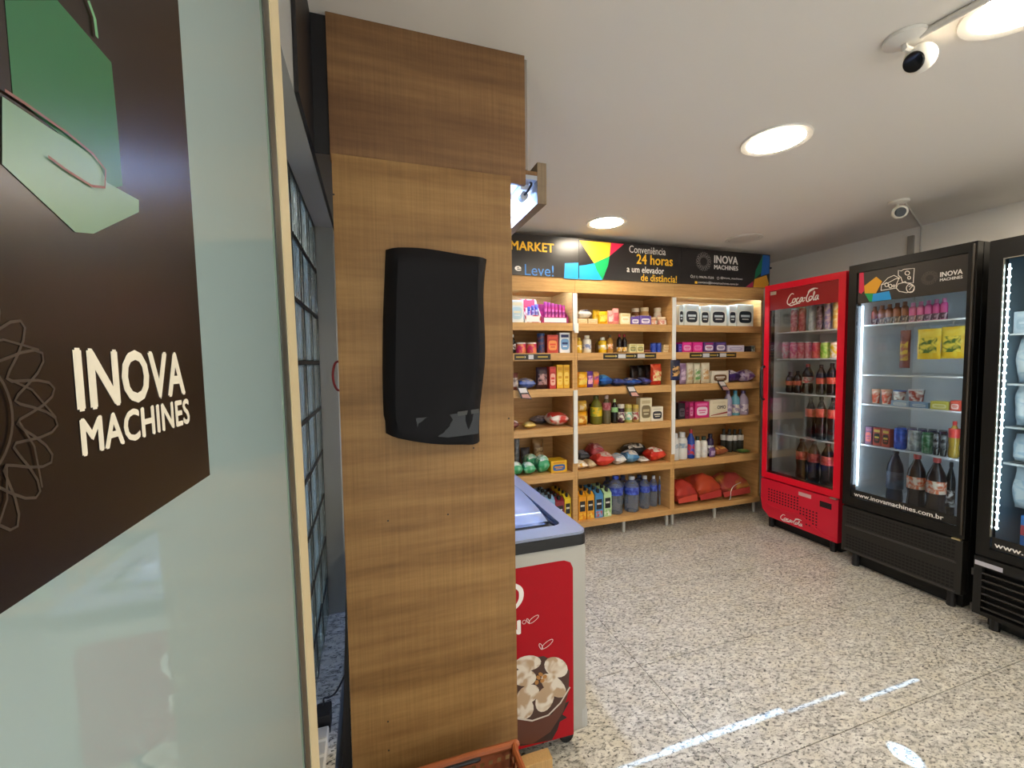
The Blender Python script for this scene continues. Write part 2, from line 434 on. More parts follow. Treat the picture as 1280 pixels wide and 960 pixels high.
def security_camera(base, ball, aim, r, label):
    t = thing('security_camera', label, 'camera', base)
    base, ball, aim = Vector(base), Vector(ball), Vector(aim).normalized()
    bm = B(); lathe(bm, [(0.055, -0.001), (0.055, -0.012), (0.03, -0.022), (0.012, -0.024)], 24, base)
    obj('mount', bm, mat('dedad2', 0.35), t, smooth=True)
    bm = B(); tube(bm, [base+Vector((0, 0, -0.02)), base+Vector((0, 0, -0.035)), ball-aim*r*0.6], 0.010)
    obj('arm', bm, mat('d5d1c8', 0.35), t, smooth=True)
    q = aim.to_track_quat('Z', 'Y').to_matrix()
    bm = B(); lathe(bm, [(0.002, -r)] + [(r*math.cos(a), r*math.sin(a)) for a in [math.radians(d) for d in range(-80, 41, 15)]] + [(r*0.72, r*0.68)], 20)
    for v in bm.verts: v.co = ball+q@v.co
    obj('housing', bm, mat('e6e2d8', 0.3), t, smooth=True)
    bm = B(); lathe(bm, [(r*0.71, r*0.66), (r*0.66, r*0.80), (r*0.3, r*0.84)], 20)
    for v in bm.verts: v.co = ball+q@v.co
    obj('lens', bm, mat('0c0c0d', 0.12), t, smooth=True)
    return t
c1 = onz(1131, 46, CEIL)
security_camera(c1, c1+Vector((0.055, -0.012, -0.062)), (-0.9, 0.10, -0.50), 0.042, 'white ball security camera near the lit downlight at the top edge')
c2 = onz(1123, 251, CEIL)
security_camera(c2, c2+Vector((0.0, -0.01, -0.075)), (-0.8, -0.62, -0.25), 0.042, 'small white security camera with black lens above the black cooler')
bm = B(); tube(bm, [c1+Vector((0.02, -0.03, -0.012)), (1.66, 0.72, CEIL-0.012), (1.70, -0.95, CEIL-0.012)], 0.011, 10)
tag(obj('ceiling_conduit', bm, mat('cfcac0', 0.5), smooth=True), 'white surface conduit pipe running along the ceiling from the camera', 'conduit')
cw = onx(1153, 283, XR)
bm = B(); tube(bm, [c2+Vector((0.066, 0.0, -0.008)), (XR-0.012, cw.y, CEIL-0.008), (XR-0.012, cw.y, 1.6)], 0.006, 8)
tag(obj('camera_cable', bm, mat('b9b6b0', 0.5), smooth=True), 'thin cable from the small camera across ceiling and down the wall', 'cable')
tag(obj('wall_conduit', bx(((XR-0.022, cw.y+0.045, 1.5), (XR-0.0005, cw.y+0.085, CEIL-0.06)), bev=0.004), mat('8f8c88', 0.5)),
    'grey vertical conduit channel on the wall behind the black cooler', 'conduit')

# ================================================================== FROSTED GLASS DOOR
A_, T_, D_ = math.radians(1.1119), math.radians(0.7694), 0.08664
DH = Vector((math.sin(A_), math.cos(A_), 0)); N0 = Vector((math.cos(A_), -math.sin(A_), 0))
DN = N0*math.cos(T_) + Vector((0, 0, 1))*math.sin(T_)
DV = DN.cross(DH); DV = DV if DV.z > 0 else -DV
DO = CAM - DN*D_
def DF(off): return frame(DO+DN*off, DH, DV)
def door_uv(x, y):
    r = ray(x, y); p = CAM + r*(-D_/r.dot(DN)) - CAM
    return (p.dot(DH), p.dot(DV))
mgd, n, l, b = new_mat('frosted_glass')
b.inputs['Base Color'].default_value = s2l('aebfbc'); b.inputs['Roughness'].default_value = 0.6
b.inputs['Specular IOR Level'].default_value = 0.0
trn = n.new('ShaderNodeBsdfTranslucent'); trn.inputs[0].default_value = s2l('cbe2e4')
mxs = n.new('ShaderNodeMixShader'); mxs.inputs[0].default_value = 0.40
gls = n.new('ShaderNodeBsdfGlossy'); gls.inputs['Roughness'].default_value = 0.02
frn = n.new('ShaderNodeFresnel'); frn.inputs[0].default_value = 1.78
mx2 = n.new('ShaderNodeMixShader')
l.new(b.outputs[0], mxs.inputs[1]); l.new(trn.outputs[0], mxs.inputs[2])
l.new(frn.outputs[0], mx2.inputs[0]); l.new(mxs.outputs[0], mx2.inputs[1]); l.new(gls.outputs[0], mx2.inputs[2])
l.new(mx2.outputs[0], n['Material Output'].inputs[0])
door = thing('glass_door', 'frosted glass door with a dark printed decal and pale edge seal', 'door', (DO.x, 0.1, 0))
def slab(u0, u1, v0, v1, n0, n1):
    bm = B(); F = DF(n0); prism(bm, [F(u0, v0), F(u1, v0), F(u1, v1), F(u0, v1)], DN*(n1-n0)); return bm
obj('glass_pane', slab(-0.42, 0.432, -1.47, 0.96, -0.010, 0.0), mgd, door)
obj('glass_edge', slab(0.4322, 0.441, -1.47, 0.96, -0.0100, -0.0002), mat('7f9c90', 0.15), door)
obj('edge_profile', slab(0.4412, 0.4655, -1.47, 0.96, -0.0110, 0.0012), mat('4a4c48', 0.35, 0.3), door)
obj('edge_seal', slab(0.4657, 0.508, -1.47, 0.96, -0.0125, 0.0022), mat('cdbf9a', 0.45), door)
DECALM = mat('130d0b', 0.27, 0, 0.55)
dec = obj('decal', poly(DF(0.0002), [(-0.40, -0.0560), (0.2550, -0.0560), (0.2552, 0.9), (-0.40, 0.9)]), DECALM, door)
F1, F2, F3 = DF(0.0003), DF(0.0004), DF(0.0005)
CREAM = mat('e9e4d2', 0.4)
u0, vt = 0.1585, 0.0066
obj('lettering', text('INOVA', F1, 0.1585, 0.2325, -0.0127, 0.0068, 0.022), CREAM, dec)
obj('lettering', text('MACHINES', F1, 0.1590, 0.2352, -0.0262, -0.0145, 0.022), CREAM, dec)
obj('emblem', emblem(F1, 0.119, -0.0100, 0.0315, 0.00075), mat('40372f', 0.4), dec)
def duv(pts): return [door_uv(x, y) for x, y in pts]
obj('green_bag_print', poly(F1, duv([(4, 0), (70, 0), (138, 78), (146, 160), (152, 232), (128, 238), (100, 190), (14, 118)])), mat('236340', 0.3), dec)
obj('green_band_print', poly(F2, duv([(0, 120), (60, 160), (118, 196), (132, 228), (172, 250), (172, 265), (115, 292), (92, 290), (0, 205)])), mat('6f9079', 0.3), dec)
bm = B(); ribbon(bm, F3, duv([(0, 112), (25, 128), (80, 166), (112, 192), (128, 212), (127, 234), (110, 232), (78, 212), (55, 195)]), 0.0008)
obj('red_outline_print', bm, mat('7e4f4a', 0.4), dec)
bm = B(); ribbon(bm, F3, duv([(106, 0), (114, 22), (117, 46)]), 0.0016)
obj('green_handle_print', bm, mat('5f9c70', 0.4), dec)

# ================================================================== FREEZER CANOPY UNIT (wooden end panel, lit canopy)
unit = thing('wooden_end_panel', 'tall wood-grain end panel with small lit canopy over the chest freezer', 'panel', (0.2, 1.36, 0))
obj('lower_panel', bx(((-0.090, 1.35, 0.0), (0.4495, 1.3695, 2.098)), bev=0.0012), PANELW, unit)
obj('upper_panel', bx(((-0.0945, 1.370, 2.085), (0.5085, 1.386, CEIL-0.0005)), bev=0.0012), PANELU, unit)
obj('upper_side_strip', bx(((0.496, 1.3865, 2.142), (0.522, 1.44, CEIL-0.001))), mat('8f8880', 0.5), unit)
cn = obj('canopy_board', bx(((0.0, 1.3865, 2.112), (0.556, 2.30, 2.126))), mat('a9adb4', 0.4), unit)
obj('added_light_baffle', bx(((0.458, 1.404, 1.94), (0.466, 2.30, 2.1118))), mat('8f8a80', 0.5), unit)  # hidden baffle added to keep the tube's blue light off the left wall
obj('canopy_end_board', bx(((0.30, 1.3863, 2.1265), (0.556, 1.402, 2.140)), bev=0.001), PANELU, unit)
obj('canopy_fascia', bx(((0.5565, 1.3865, 2.035), (0.590, 2.30, 2.172)), bev=0.001), wood('fascia_wood', '6e5c45', '948064', '83705a'), unit)
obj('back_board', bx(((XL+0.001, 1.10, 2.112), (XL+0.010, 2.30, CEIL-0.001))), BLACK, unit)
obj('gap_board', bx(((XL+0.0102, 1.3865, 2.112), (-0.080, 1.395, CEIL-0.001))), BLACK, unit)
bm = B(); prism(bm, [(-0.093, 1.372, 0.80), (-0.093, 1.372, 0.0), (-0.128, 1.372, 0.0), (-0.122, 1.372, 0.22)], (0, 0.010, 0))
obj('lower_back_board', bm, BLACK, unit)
for px, py in ((417, 243), (636, 523), (485, 651), (560, 643), (485, 902), (486, 938), (592, 560)):
    p = ony(px, py, 1.35); bm = B(); lathe(bm, [(0.0032, 0.0005), (0.0026, -0.0008)], 8, (p.x, 1.35, p.z), 'Y')
    obj('screw', bm, mat('2a1f16', 0.5), unit)
bm = B(); tube(bm, [(0.527, 1.47, 2.076), (0.527, 2.27, 2.076)], 0.013, 12)
lt = obj('light_tube', bm, emit((0.26, 0.46, 1.0), TUBE), unit, smooth=True); lt['label'] = 'glowing cool white tube light under the canopy'
for ya, yb in ((1.435, 1.469), (2.271, 2.295)):
    bm = B(); tube(bm, [(0.527, ya, 2.076), (0.527, yb, 2.076)], 0.0145, 12); obj('end_cap', bm, mat('aeb0b4', 0.4), lt, smooth=True)
obj('base_channel', bx(((0.512, 1.43, 2.095), (0.542, 2.297, 2.1118))), mat('dfe2e6', 0.4), lt)
bm = B(); tube(bm, spline([(0.527, 1.434, 2.078), (0.532, 1.41, 2.085), (0.538, 1.395, 2.10), (0.54, 1.41, 2.111)], 4), 0.004, 6)
obj('lead', bm, BLACK, lt, smooth=True)

# black fabric cover over a device mounted on the panel
cov = thing('fabric_cover', 'black fabric cover hanging over a device on the wooden panel', 'cover', (0.19, 1.30, 1.26))
nx, nz = 18, 30; bm = B(); rows = []
top = [ony(482, 306, 1.30), ony(540, 306, 1.30), ony(612, 316, 1.30)]
for k in range(nz+1):
    v = k/nz; row = []
    xl = 0.052+(-0.020)*math.sin(math.pi*min(1, v*0.62))*1.0 + (0.004 if v > 0.9 else 0); xr = 0.363-0.030*v-0.006*math.sin(v*9)
    zt_l, zt_r, zb_l, zb_r = 1.835, 1.832, 1.292, 1.236
    for i in range(nx+1):
        u = i/nx
        zt = zt_l+(zt_r-zt_l)*u+0.006*math.sin(u*5); zb = 1.284+(1.226-1.272)*u-0.012*math.sin(math.pi*u)
        x_ = xl+(xr-xl)*u; z_ = zt+(zb-zt)*v
        e = min(1.0, (min(u, 1-u)*9)**0.5)*min(1.0, (min(v+0.02, 1.08-v)*10)**0.5)
        y_ = 1.3485-0.058*e-0.004*math.sin(u*7+v*5)*e-0.003*math.sin(v*21+u*3)*e-0.008*math.exp(-((u-0.85)/0.05)**2)*e*(v > 0.3)
        row.append(bm.verts.new((x_, y_, z_)))
    rows.append(row)
for a, b_ in zip(rows, rows[1:]):
    for i in range(nx): bm.faces.new((a[i], a[i+1], b_[i+1], b_[i]))
edge = [v for v in rows[0]] + [r[-1] for r in rows[1:]] + list(reversed(rows[-1][:-1])) + [r[0] for r in reversed(rows[1:-1])]
back = [bm.verts.new((v.co.x, 1.3495, v.co.z)) for v in edge]
for i in range(len(edge)):
    j = (i+1) % len(edge); bm.faces.new((edge[i], edge[j], back[j], back[i]))
bm.faces.new(back)
CLOTH = mat('0d0c10', 0.75, 0, 0.25)
obj('cover_cloth', bm, CLOTH, cov, smooth=True)
def yc(p, Y=1.286): return ony(p[0], p[1], Y)
bm = B(); prism(bm, [yc(p) for p in ((520, 523), (600, 514), (598, 542), (560, 547), (523, 543))], (0, 0.002, 0))
obj('pocket', bm, mat('15171a', 0.3), cov)
bm = B(); prism(bm, [yc(p, 1.2845) for p in ((572, 515), (599, 511), (599, 516), (573, 520))], (0, 0.0012, 0))
obj('tab', bm, mat('34332f', 0.4), cov)
for (px, py) in ((601, 558), (595, 558)):
    pass
# red cord loop at the panel's edge
bm = B(); tube(bm, spline([(-0.080, 1.385, 1.505), (-0.100, 1.380, 1.50), (-0.108, 1.376, 1.47), (-0.106, 1.375, 1.44), (-0.098, 1.378, 1.42), (-0.085, 1.385, 1.415)], 5), 0.0035, 8)
obj('red_cord', bm, mat('7a1f24', 0.4), unit, smooth=True)['label'] = 'short dark red cord loop at the panel edge'
# power strip, plug and cable on the sill
zsill = ZW0+0.0185
ps = thing('power_strip', 'white power strip lying on the grey window sill', 'power strip', (-0.178, 1.3, zsill))
obj('housing', bx(((-0.197, 1.13, zsill), (-0.159, 1.42, zsill+0.032)), bev=0.006), WHITE, ps, smooth=True)
for k in range(5):
    obj('socket', bx(((-0.193, 1.15+k*0.055, zsill+0.0322), (-0.163, 1.19+k*0.055, zsill+0.037)), bev=0.002), mat('bdbab4', 0.5), ps)
pl = thing('power_plug', 'black plug adapter with cable plugged into the white power strip', 'plug', (-0.178, 1.44, zsill))
obj('plug_body', bx(((-0.200, 1.423, zsill), (-0.156, 1.485, zsill+0.062)), bev=0.004), BLACK, pl)
bm = B(); tube(bm, spline([(-0.178, 1.465, zsill+0.062), (-0.178, 1.47, zsill+0.085), (-0.160, 1.45, zsill+0.10), (-0.135, 1.42, zsill+0.135), (-0.105, 1.40, zsill+0.20)], 6), 0.003, 6)
obj('cable', bm, BLACK, pl, smooth=True)
# offcut of timber by the panel
tag(obj('timber_block', bx(((0.452, 1.352, 0.0), (0.582, 1.398, 0.066)), bev=0.002), wood('pine', 'b98f55', 'd7b077', 'caa066')), 'short pale timber block on the floor beside the wooden panel', 'block')

# shopping basket
bk = thing('shopping_basket', 'brown plastic shopping basket with black handles on the floor before the panel', 'basket', (0.18, 1.09, 0))
TERRA = mat('8a4a2a', 0.45); x0, x1, y0, y1, zt = -0.06, 0.402, 0.93, 1.262, 0.262
ins = 0.045
def lerp(a, b, t): return a+(b-a)*t
bm = B()
prism(bm, [(x0+ins, y0+ins, 0.004), (x1-ins, y0+ins, 0.004), (x1-ins, y1-ins, 0.004), (x0+ins, y1-ins, 0.004)], (0, 0, 0.006))
obj('base', bm, TERRA, bk)
cors_t = [(x0, y0), (x1, y0), (x1, y1), (x0, y1)]; cors_b = [(x0+ins, y0+ins), (x1-ins, y0+ins), (x1-ins, y1-ins), (x0+ins, y1-ins)]
for s in range(4):
    a, b_, c_, d_ = Vector((*cors_b[s], 0.01)), Vector((*cors_b[(s+1) % 4], 0.01)), Vector((*cors_t[(s+1) % 4], zt-0.02)), Vector((*cors_t[s], zt-0.02))
    bm = B(); nn = (b_-a).cross(d_-a).normalized()*0.003
    def quad(u0, u1, v0, v1):
        def P(u, v): return a.lerp(b_, u).lerp(d_.lerp(c_, u), v)
        prism(bm, [P(u0, v0), P(u1, v0), P(u1, v1), P(u0, v1)], nn)
    k = 16 if s % 2 == 0 else 12
    for i in range(k+1): quad(max(0, i/k-0.016), min(1, i/k+0.016), 0, 1)
    for v in (0.0, 0.2, 0.4, 0.6, 0.78): quad(0, 1, v, v+0.09)
    quad(0, 1, 0.93, 1.0)
    obj('side_wall', bm, TERRA, bk)
bm = B(); rim = spline([(x0, y0+0.03, zt-0.008), (x0+0.02, y0, zt-0.008), (x1-0.02, y0, zt-0.008), (x1, y0+0.03, zt-0.008), (x1, y1-0.03, zt-0.008), (x1-0.02, y1, zt-0.008), (x0+0.02, y1, zt-0.008), (x0, y1-0.03, zt-0.008), (x0, y0+0.03, zt-0.008)], 4)
tube(bm, rim, 0.011, 8); obj('rim', bm, mat('a3592f', 0.4), bk, smooth=True)
for yy in (y1-0.03, y0+0.03):
    bm = B(); tube(bm, spline([(x0+0.09, yy, zt+0.004), (x0+0.10, yy-0.01, zt+0.016), (x1-0.14, yy-0.01, zt+0.016), (x1-0.13, yy, zt+0.004)], 5), 0.006, 8)
    obj('handle', bm, BLACK, bk, smooth=True)

# ================================================================== CHEST FREEZER
fz = thing('chest_freezer', 'chest freezer with red ice cream panel and dark rimmed glass top', 'freezer', (0.43, 1.9, 0))
FX0, FX1, FY0, FY1 = 0.11, 0.748, 1.405, 2.46
FZ = mat('aaa79e', 0.4)
obj('body', bx(((FX0, FY0, 0.085), (FX1, FY1, 0.812)), bev=0.012), FZ, fz, smooth=True)
obj('bumper', bx(((FX1-0.03, FY0-0.001, 0.088), (FX1+0.006, FY0+0.12, 0.175)), bev=0.012), mat('b3b1ab', 0.4), fz)
RIMM = mat('0d0d10', 0.4); TOPM = mat('8790a6', 0.3)
X0, X1, Y0, Y1 = FX0-0.004, FX1+0.006, FY0-0.006, FY1+0.006
def rrect(ins, r, n_=6):
    out = []
    for cx_, cy_, a0 in ((X1-ins-r, Y0+ins+r, -90), (X1-ins-r, Y1-ins-r, 0), (X0+ins+r, Y1-ins-r, 90), (X0+ins+r, Y0+ins+r, 180)):
        for k in range(n_+1):
            t_ = math.radians(a0+90*k/n_); out.append((cx_+r*math.cos(t_), cy_+r*math.sin(t_)))
    return out
def rring(z0, z1, i0, r0, i1, r1, z1o=None):
    bm = B(); O, I = rrect(i0, r0), rrect(i1, r1); k = len(O); z1o = z1 if z1o is None else z1o
    V = [[bm.verts.new((x_, y_, z_)) for x_, y_ in L] for L, z_ in ((O, z0), (O, z1o), (I, z1), (I, z0))]
    for a in range(4):
        for i in range(k): bm.faces.new((V[a][i], V[a][(i+1) % k], V[(a+1) % 4][(i+1) % k], V[(a+1) % 4][i]))
    return bm
obj('rim', rring(0.8125, 0.852, 0.0, 0.035, 0.055, 0.03), RIMM, fz, smooth=True)
obj('top_frame', rring(0.8522, 0.868, 0.003, 0.034, 0.075, 0.03, 0.862), TOPM, fz, smooth=True)
for a, b_ in ((X1-0.080, X1-0.0755), (X0+0.0755, X0+0.080)):
    obj('track', bx(((a-0.006, Y0+0.0752, 0.845), (b_+0.006, Y1-0.076, 0.853))), mat('2a3248', 0.3), fz)
obj('interior_liner', bx(((FX0+0.07, FY0+0.07, 0.813), (FX1-0.07, FY1-0.07, 0.818))), mat('c3cfe4', 0.5), fz)
# curved sliding glass lid
bm = B(); ny, nxx = 20, 8; g0 = []
for j in range(ny+1):
    v = j/ny; yy = Y0+0.152+(Y1-Y0-0.25)*v; r = []
    for i in range(nxx+1):
        u = i/nxx; xx = X0+0.10+(X1-X0-0.20)*u; r.append(bm.verts.new((xx, yy, 0.848+0.042*math.sin(math.pi*(0.02+0.96*v))**0.6)))
    g0.append(r)
for a, b_ in zip(g0, g0[1:]):
    for i in range(nxx): bm.faces.new((a[i], a[i+1], b_[i+1], b_[i]))
obj('glass_lid', bm, glass('lid', (0.85, 0.92, 1.0), 1.0, 0.45, (0.62, 0.72, 0.95)), fz, smooth=True)
bm = B(); box(bm, (X0+0.088, Y0+0.0755, 0.8185), (X1-0.088, Y0+0.150, 0.846)); obj('lid_gap_dark', bm, mat('101114', 0.4), fz)  # black bar: darkness of the gap before the lid put into its colour
# front graphic: one printed sheet with its pictures
KR = mat('a60a1a', 0.4, 0, 0.2); YP = FY0-0.0008
def KP(px, py, d=0.0): return ony(px, py, YP-d)
def fpoly(name, pts, m, d, par):
    bm = B(); bm.faces.new([bm.verts.new(KP(x, y, d)) for x, y in pts]); return obj(name, bm, m, par)
tr = [ony(713, 930, YP), ony(715, 718, YP), ony(708, 706, YP), ony(695, 702, YP)]
xr = 0.692; zt = 0.762
pn = [(0.165, 0.095), (xr, 0.078), (xr, zt-0.035), (xr-0.01, zt-0.012), (xr-0.035, zt-0.001), (xr-0.06, zt), (0.19, zt), (0.165, zt-0.03)]
bm = B(); prism(bm, [(a, YP, b_) for a, b_ in pn], (0, 0.0007, 0)); gp = obj('graphic_panel', bm, KR, fz)
FK = frame((0, YP-0.0006, 0), (1, 0, 0), (0, 0, 1))
obj('lettering', text('KIBON', FK, 0.205, 0.484, 0.518, 0.572, 0.02), mat('efe9e2', 0.4), gp)
bm = B(); ribbon(bm, FK, ellipse(0.497, 0.560, 0.007, 0.007, 14), 0.002, True); obj('registered_mark', bm, mat('d9c9c2', 0.4), gp)
bm = B()
ribbon(bm, FK, [(p.x, p.y) for p in spline([(0.34, 0.70, 0), (0.42, 0.715, 0), (0.478, 0.690, 0), (0.487, 0.655, 0), (0.470, 0.625, 0), (0.435, 0.605, 0)], 6)], [0.006+0.012*math.sin(math.pi*i/30) for i in range(31)])
ribbon(bm, FK, [(p.x, p.y) for p in spline([(0.34, 0.70, 0), (0.27, 0.715, 0), (0.22, 0.68, 0), (0.225, 0.64, 0), (0.28, 0.60, 0), (0.35, 0.585, 0)], 6)], [0.006+0.012*math.sin(math.pi*i/30) for i in range(31)])
obj('swirl_mark', bm, mat('f1ece6', 0.4), gp)
bm = B()
for (px, py, s, rot) in ((667, 774, 1.0, 0.5), (660, 776, 0.45, 2.0), (684, 805, 1.15, 0.5), (676, 808, 0.6, 2.0)):
    c = KP(px, py); ribbon(bm, FK, ellipse(c.x, c.z, 0.022*s, 0.008*s, 16, rot), 0.0022, True)
obj('splash_mark', bm, mat('e4cfc8', 0.4), gp)
CHO = mat('2b1612', 0.4)
fpoly('chocolate_splash', [(648, 905), (675, 893), (690, 885), (700, 888), (704, 880), (712, 876), (708, 884), (703, 893), (709, 897), (700, 902), (697, 912), (690, 925), (650, 933)], CHO, 0.0010, gp)
fpoly('bowl_print', [(600, 880), (640, 897), (665, 902), (690, 893), (712, 860), (704, 890), (688, 915), (665, 930), (620, 930), (596, 905)], mat('5a2f20', 0.4), 0.0013, gp)
fpoly('filling_print', [(598, 880), (600, 840), (640, 826), (680, 820), (712, 838), (711, 862), (692, 890), (668, 900), (640, 897)], mat('4a3026', 0.45), 0.0016, gp)
ICE = printed('dcd0bf', 'b59878', 14, 0.5)
for k, (px, py, rx, ry, rot) in enumerate(((660, 829, 14, 8, 0.15), (695, 834, 13, 10, -0.5), (655, 847, 13, 9, 0.0), (692, 857, 16, 9, -0.75), (660, 868, 13, 9, 0.6), (681, 874, 9, 14, -0.4), (653, 885, 12, 12, 0.2), (628, 855, 16, 11, 0.3), (625, 880, 14, 10, 0.1))):
    fpoly('ice_cream_print', ellipse(px, py, rx*1.18, ry*1.2, 18, -rot), ICE, 0.0019+0.0001*k, gp)
for px, py in ((673, 847), (678, 851), (671, 853), (676, 843), (681, 846)):
    fpoly('nut_print', ellipse(px, py, 3.2, 2.4, 8, px), mat('b07a3c', 0.5), 0.0031+0.00002*(px-670), gp)
bm = B(); ribbon(bm, FK, [(KP(x, y).x, KP(x, y).z) for x, y in ((645, 897), (665, 900), (685, 893), (700, 878), (712, 858))], 0.006)
for v in bm.verts: v.co.y -= 0.0026
obj('bowl_rim_print', bm, mat('cfc3b5', 0.4), gp)
for cxx, cyy in ((FX1-0.06, FY0+0.06), (FX0+0.06, FY0+0.06), (FX1-0.06, FY1-0.06), (FX0+0.06, FY1-0.06)):
    ca = obj('caster', bx(((cxx-0.02, cyy-0.012, 0.055), (cxx+0.02, cyy+0.012, 0.086))), mat('3a3a3c', 0.4, 0.5), fz)
    bm = B(); lathe(bm, [(0.028, -0.011), (0.030, -0.006), (0.030, 0.006), (0.028, 0.011)], 16, (cxx, cyy, 0.030), 'Y')
    obj('wheel', bm, BLACK, ca, smooth=True)

# ================================================================== SHELF UNITS AND SIGN
SY, SBK = 3.12, 3.545
ZS = [0.110, 0.521, 0.894, 1.209, 1.496, 1.733]     # undersides of the shelf lips
TH = [0.048, 0.062, 0.060, 0.060, 0.060, 0.060]
TOPZ = [z+t for z, t in zip(ZS, TH)]
XC = [0.61, 1.566, 2.521, 3.535]
names = ['wooden shelf unit partly hidden behind the wood-grain panel', 'middle wooden shelf unit with water bottles on its lowest shelf', 'wooden shelf unit next to the red cooler']
for c in range(3):
    a, b_ = XC[c]+0.0008, XC[c+1]-0.0008
    t = thing('shelf_unit', names[c], 'shelf', ((a+b_)/2, 3.33, 0), 0, 'wooden shelf units along the back wall')
    for (p, q) in ((a, a+0.021), (b_-0.021, b_)):
        obj('side_panel', bx(((p, SY+0.004, ZS[0]+0.02), (q, SBK, 2.150))), SHELFW, t)
    obj('back_panel', bx(((a+0.0215, SBK-0.012, ZS[0]+TH[0]), (b_-0.0215, SBK, 2.150))), SHELFW, t)
    for k in range(6):
        if k == 0:
            obj('shelf', bx(((a, SY-0.006, ZS[0]), (b_, SBK-0.0125, ZS[0]+TH[0])), bev=0.001), SHELFW, t)
        else:
            s = obj('shelf', bx(((a+0.0215, SY+0.021, TOPZ[k]-0.02), (b_-0.0215, SBK-0.0125, TOPZ[k]))), SHELFW, t)
            obj('shelf_lip', bx(((a+0.0215, SY, ZS[k]), (b_-0.0215, SY+0.0205, TOPZ[k])), bev=0.001), SHELFW, s)
    obj('top_panel', bx(((a+0.0215, SY+0.021, 2.060), (b_-0.0215, SBK-0.0125, 2.078))), SHELFW, t)
    obj('header_board', bx(((a, SY-0.004, 2.036), (b_, SY+0.0035, 2.150)), bev=0.001), SHELFW, t)
    for lx in (a+0.03, (a+b_)/2, b_-0.03):
        for ly in (SY+0.04, SBK-0.06):
            bm = B(); lathe(bm, [(0.014, 0.0), (0.017, 0.108)], 12, (lx, ly, 0)); obj('leg', bm, mat('c9c9c4', 0.35, 0.5), t, smooth=True)
    if c != 1:
        obj('led_strip', bx(((a+0.05, SY+0.03, 2.050), (b_-0.05, SY+0.045, 2.0595))), emit((0.50, 0.72, 1.0), 20.0), t)
for z0, z1, xx, lab in ((1.735, 2.030, XC[1], 'short white plastic channel on the shelf post under the header beside the sachets'), (0.655, 1.255, XC[1], 'white plastic channel on the shelf post left of the yellow flour bags'),
                        (0.655, 2.030, XC[2], 'long white plastic channel on the shelf post with the hanging snack bag')):
    tag(obj('price_channel', bx(((xx-0.018, SY-0.008, z0), (xx+0.018, SY-0.0045 if z1 > 2.1 else SY-0.0005, z1)), bev=0.001), mat('e9e9e4', 0.4)), lab, 'channel')
tag(obj('price_channel_clip', bx(((XC[1]-0.012, SY-0.020, 1.715), (XC[1]+0.022, SY-0.0085, 1.79)), bev=0.002), mat('f0efea', 0.4)), 'small white clip on the shelf post below the sachets', 'clip')

# sign: three printed boards
SGY = SY-0.012; YEL = mat('f8c028', 0.4); BLU = mat('1597e0', 0.4); GRN = mat('12a05a', 0.4); PNK = mat('e0234f', 0.4); WHT = mat('eeeae4', 0.4)
SIGNM = mat('221f20', 0.28)
FS = frame((0, SGY-0.0006, 0), (1, 0, 0), (0, 0, 1)); FS2 = frame((0, SGY-0.0010, 0), (1, 0, 0), (0, 0, 1))
sgx = [XC[0], ony(723.5, 325, SGY).x, ony(851, 330, SGY).x, ony(962.5, 330, SGY).x]
signs = []
for c, lab in enumerate(('black sign board with yellow MARKET lettering', 'black sign board reading Conveniencia 24 horas with coloured facets', 'black sign board with white logo, wordmark and contact lines')):
    t = thing('sign_board', lab, 'sign', ((sgx[c]+sgx[c+1])/2, SGY, 2.15), 0, 'sign boards above the shelves')
    obj('board', bx(((sgx[c]+0.001, SGY, 2.1508), (sgx[c+1]-0.001, SGY+0.014, 2.462))), SIGNM, t); signs.append(t)
def S(px, py): p = ony(px, py, SGY); return (p.x, p.z)
def sbox(x0, x1, yt, yb): a = S(x0, yb); b_ = S(x1, yt); m_ = S((x0+x1)/2, yt); k = S((x0+x1)/2, yb); return a[0], b_[0], k[1], m_[1]
def spoly(pts, m, par, F=FS, name='facet_print'): obj(name, poly(F, [S(*p) for p in pts]), m, par)
def stext(s, bx_, m, par, bold=0.0): obj('lettering', text(s, FS2, *sbox(*bx_), bold), m, par)
stext('MARKET', (638, 692.5, 302.5, 314), YEL, signs[0], 0.02)
stext('e e', (629, 651.5, 332, 338.2), WHT, signs[0], 0.015); stext('Leve!', (656, 692, 331, 345), mat('3f87d8', 0.4), signs[0], 0.0)
spoly([(706, 329), (722.9, 328.4), (722.9, 349.0), (705, 348)], BLU, signs[0])
spoly([(724, 300.5), (763.5, 303.5), (762, 320), (742.5, 329)], YEL, signs[1])
spoly([(763.5, 303.5), (780, 305), (762, 320)], PNK, signs[1])
spoly([(742.5, 329), (762, 320), (760, 332), (753, 350), (746, 338)], GRN, signs[1])
spoly([(724, 332), (731, 331.5), (742.5, 329), (746, 338), (753, 350), (724, 349)], BLU, signs[1])
stext('Conveniência', (786.5, 832, 308.5, 317.5), WHT, signs[1], 0.0); stext('24 horas', (795.5, 841, 319, 331.5), YEL, signs[1], 0.015)
stext('a um elevador', (783.5, 830, 333.5, 341.5), WHT, signs[1], 0.01); stext('de distância!', (801, 846, 343.5, 352.5), YEL, signs[1], 0.012)
ec = S(879.5, 327); obj('emblem', emblem(FS2, ec[0], ec[1], 0.083, 0.0028), mat('8d8985', 0.4), signs[2])
stext('INOVA', (892.5, 922.5, 320, 330), WHT, signs[2], 0.022); stext('MACHINES', (892.5, 922.5, 332, 337.5), WHT, signs[2], 0.02)
stext('(11) 99676-7235', (866.5, 892, 345.3, 348.8), WHT, signs[2]); stext('@inova_machines', (900.5, 928, 346.7, 349.8), WHT, signs[2])
stext('contato@inovamachines.com.br', (872.5, 923, 352.5, 356), WHT, signs[2])
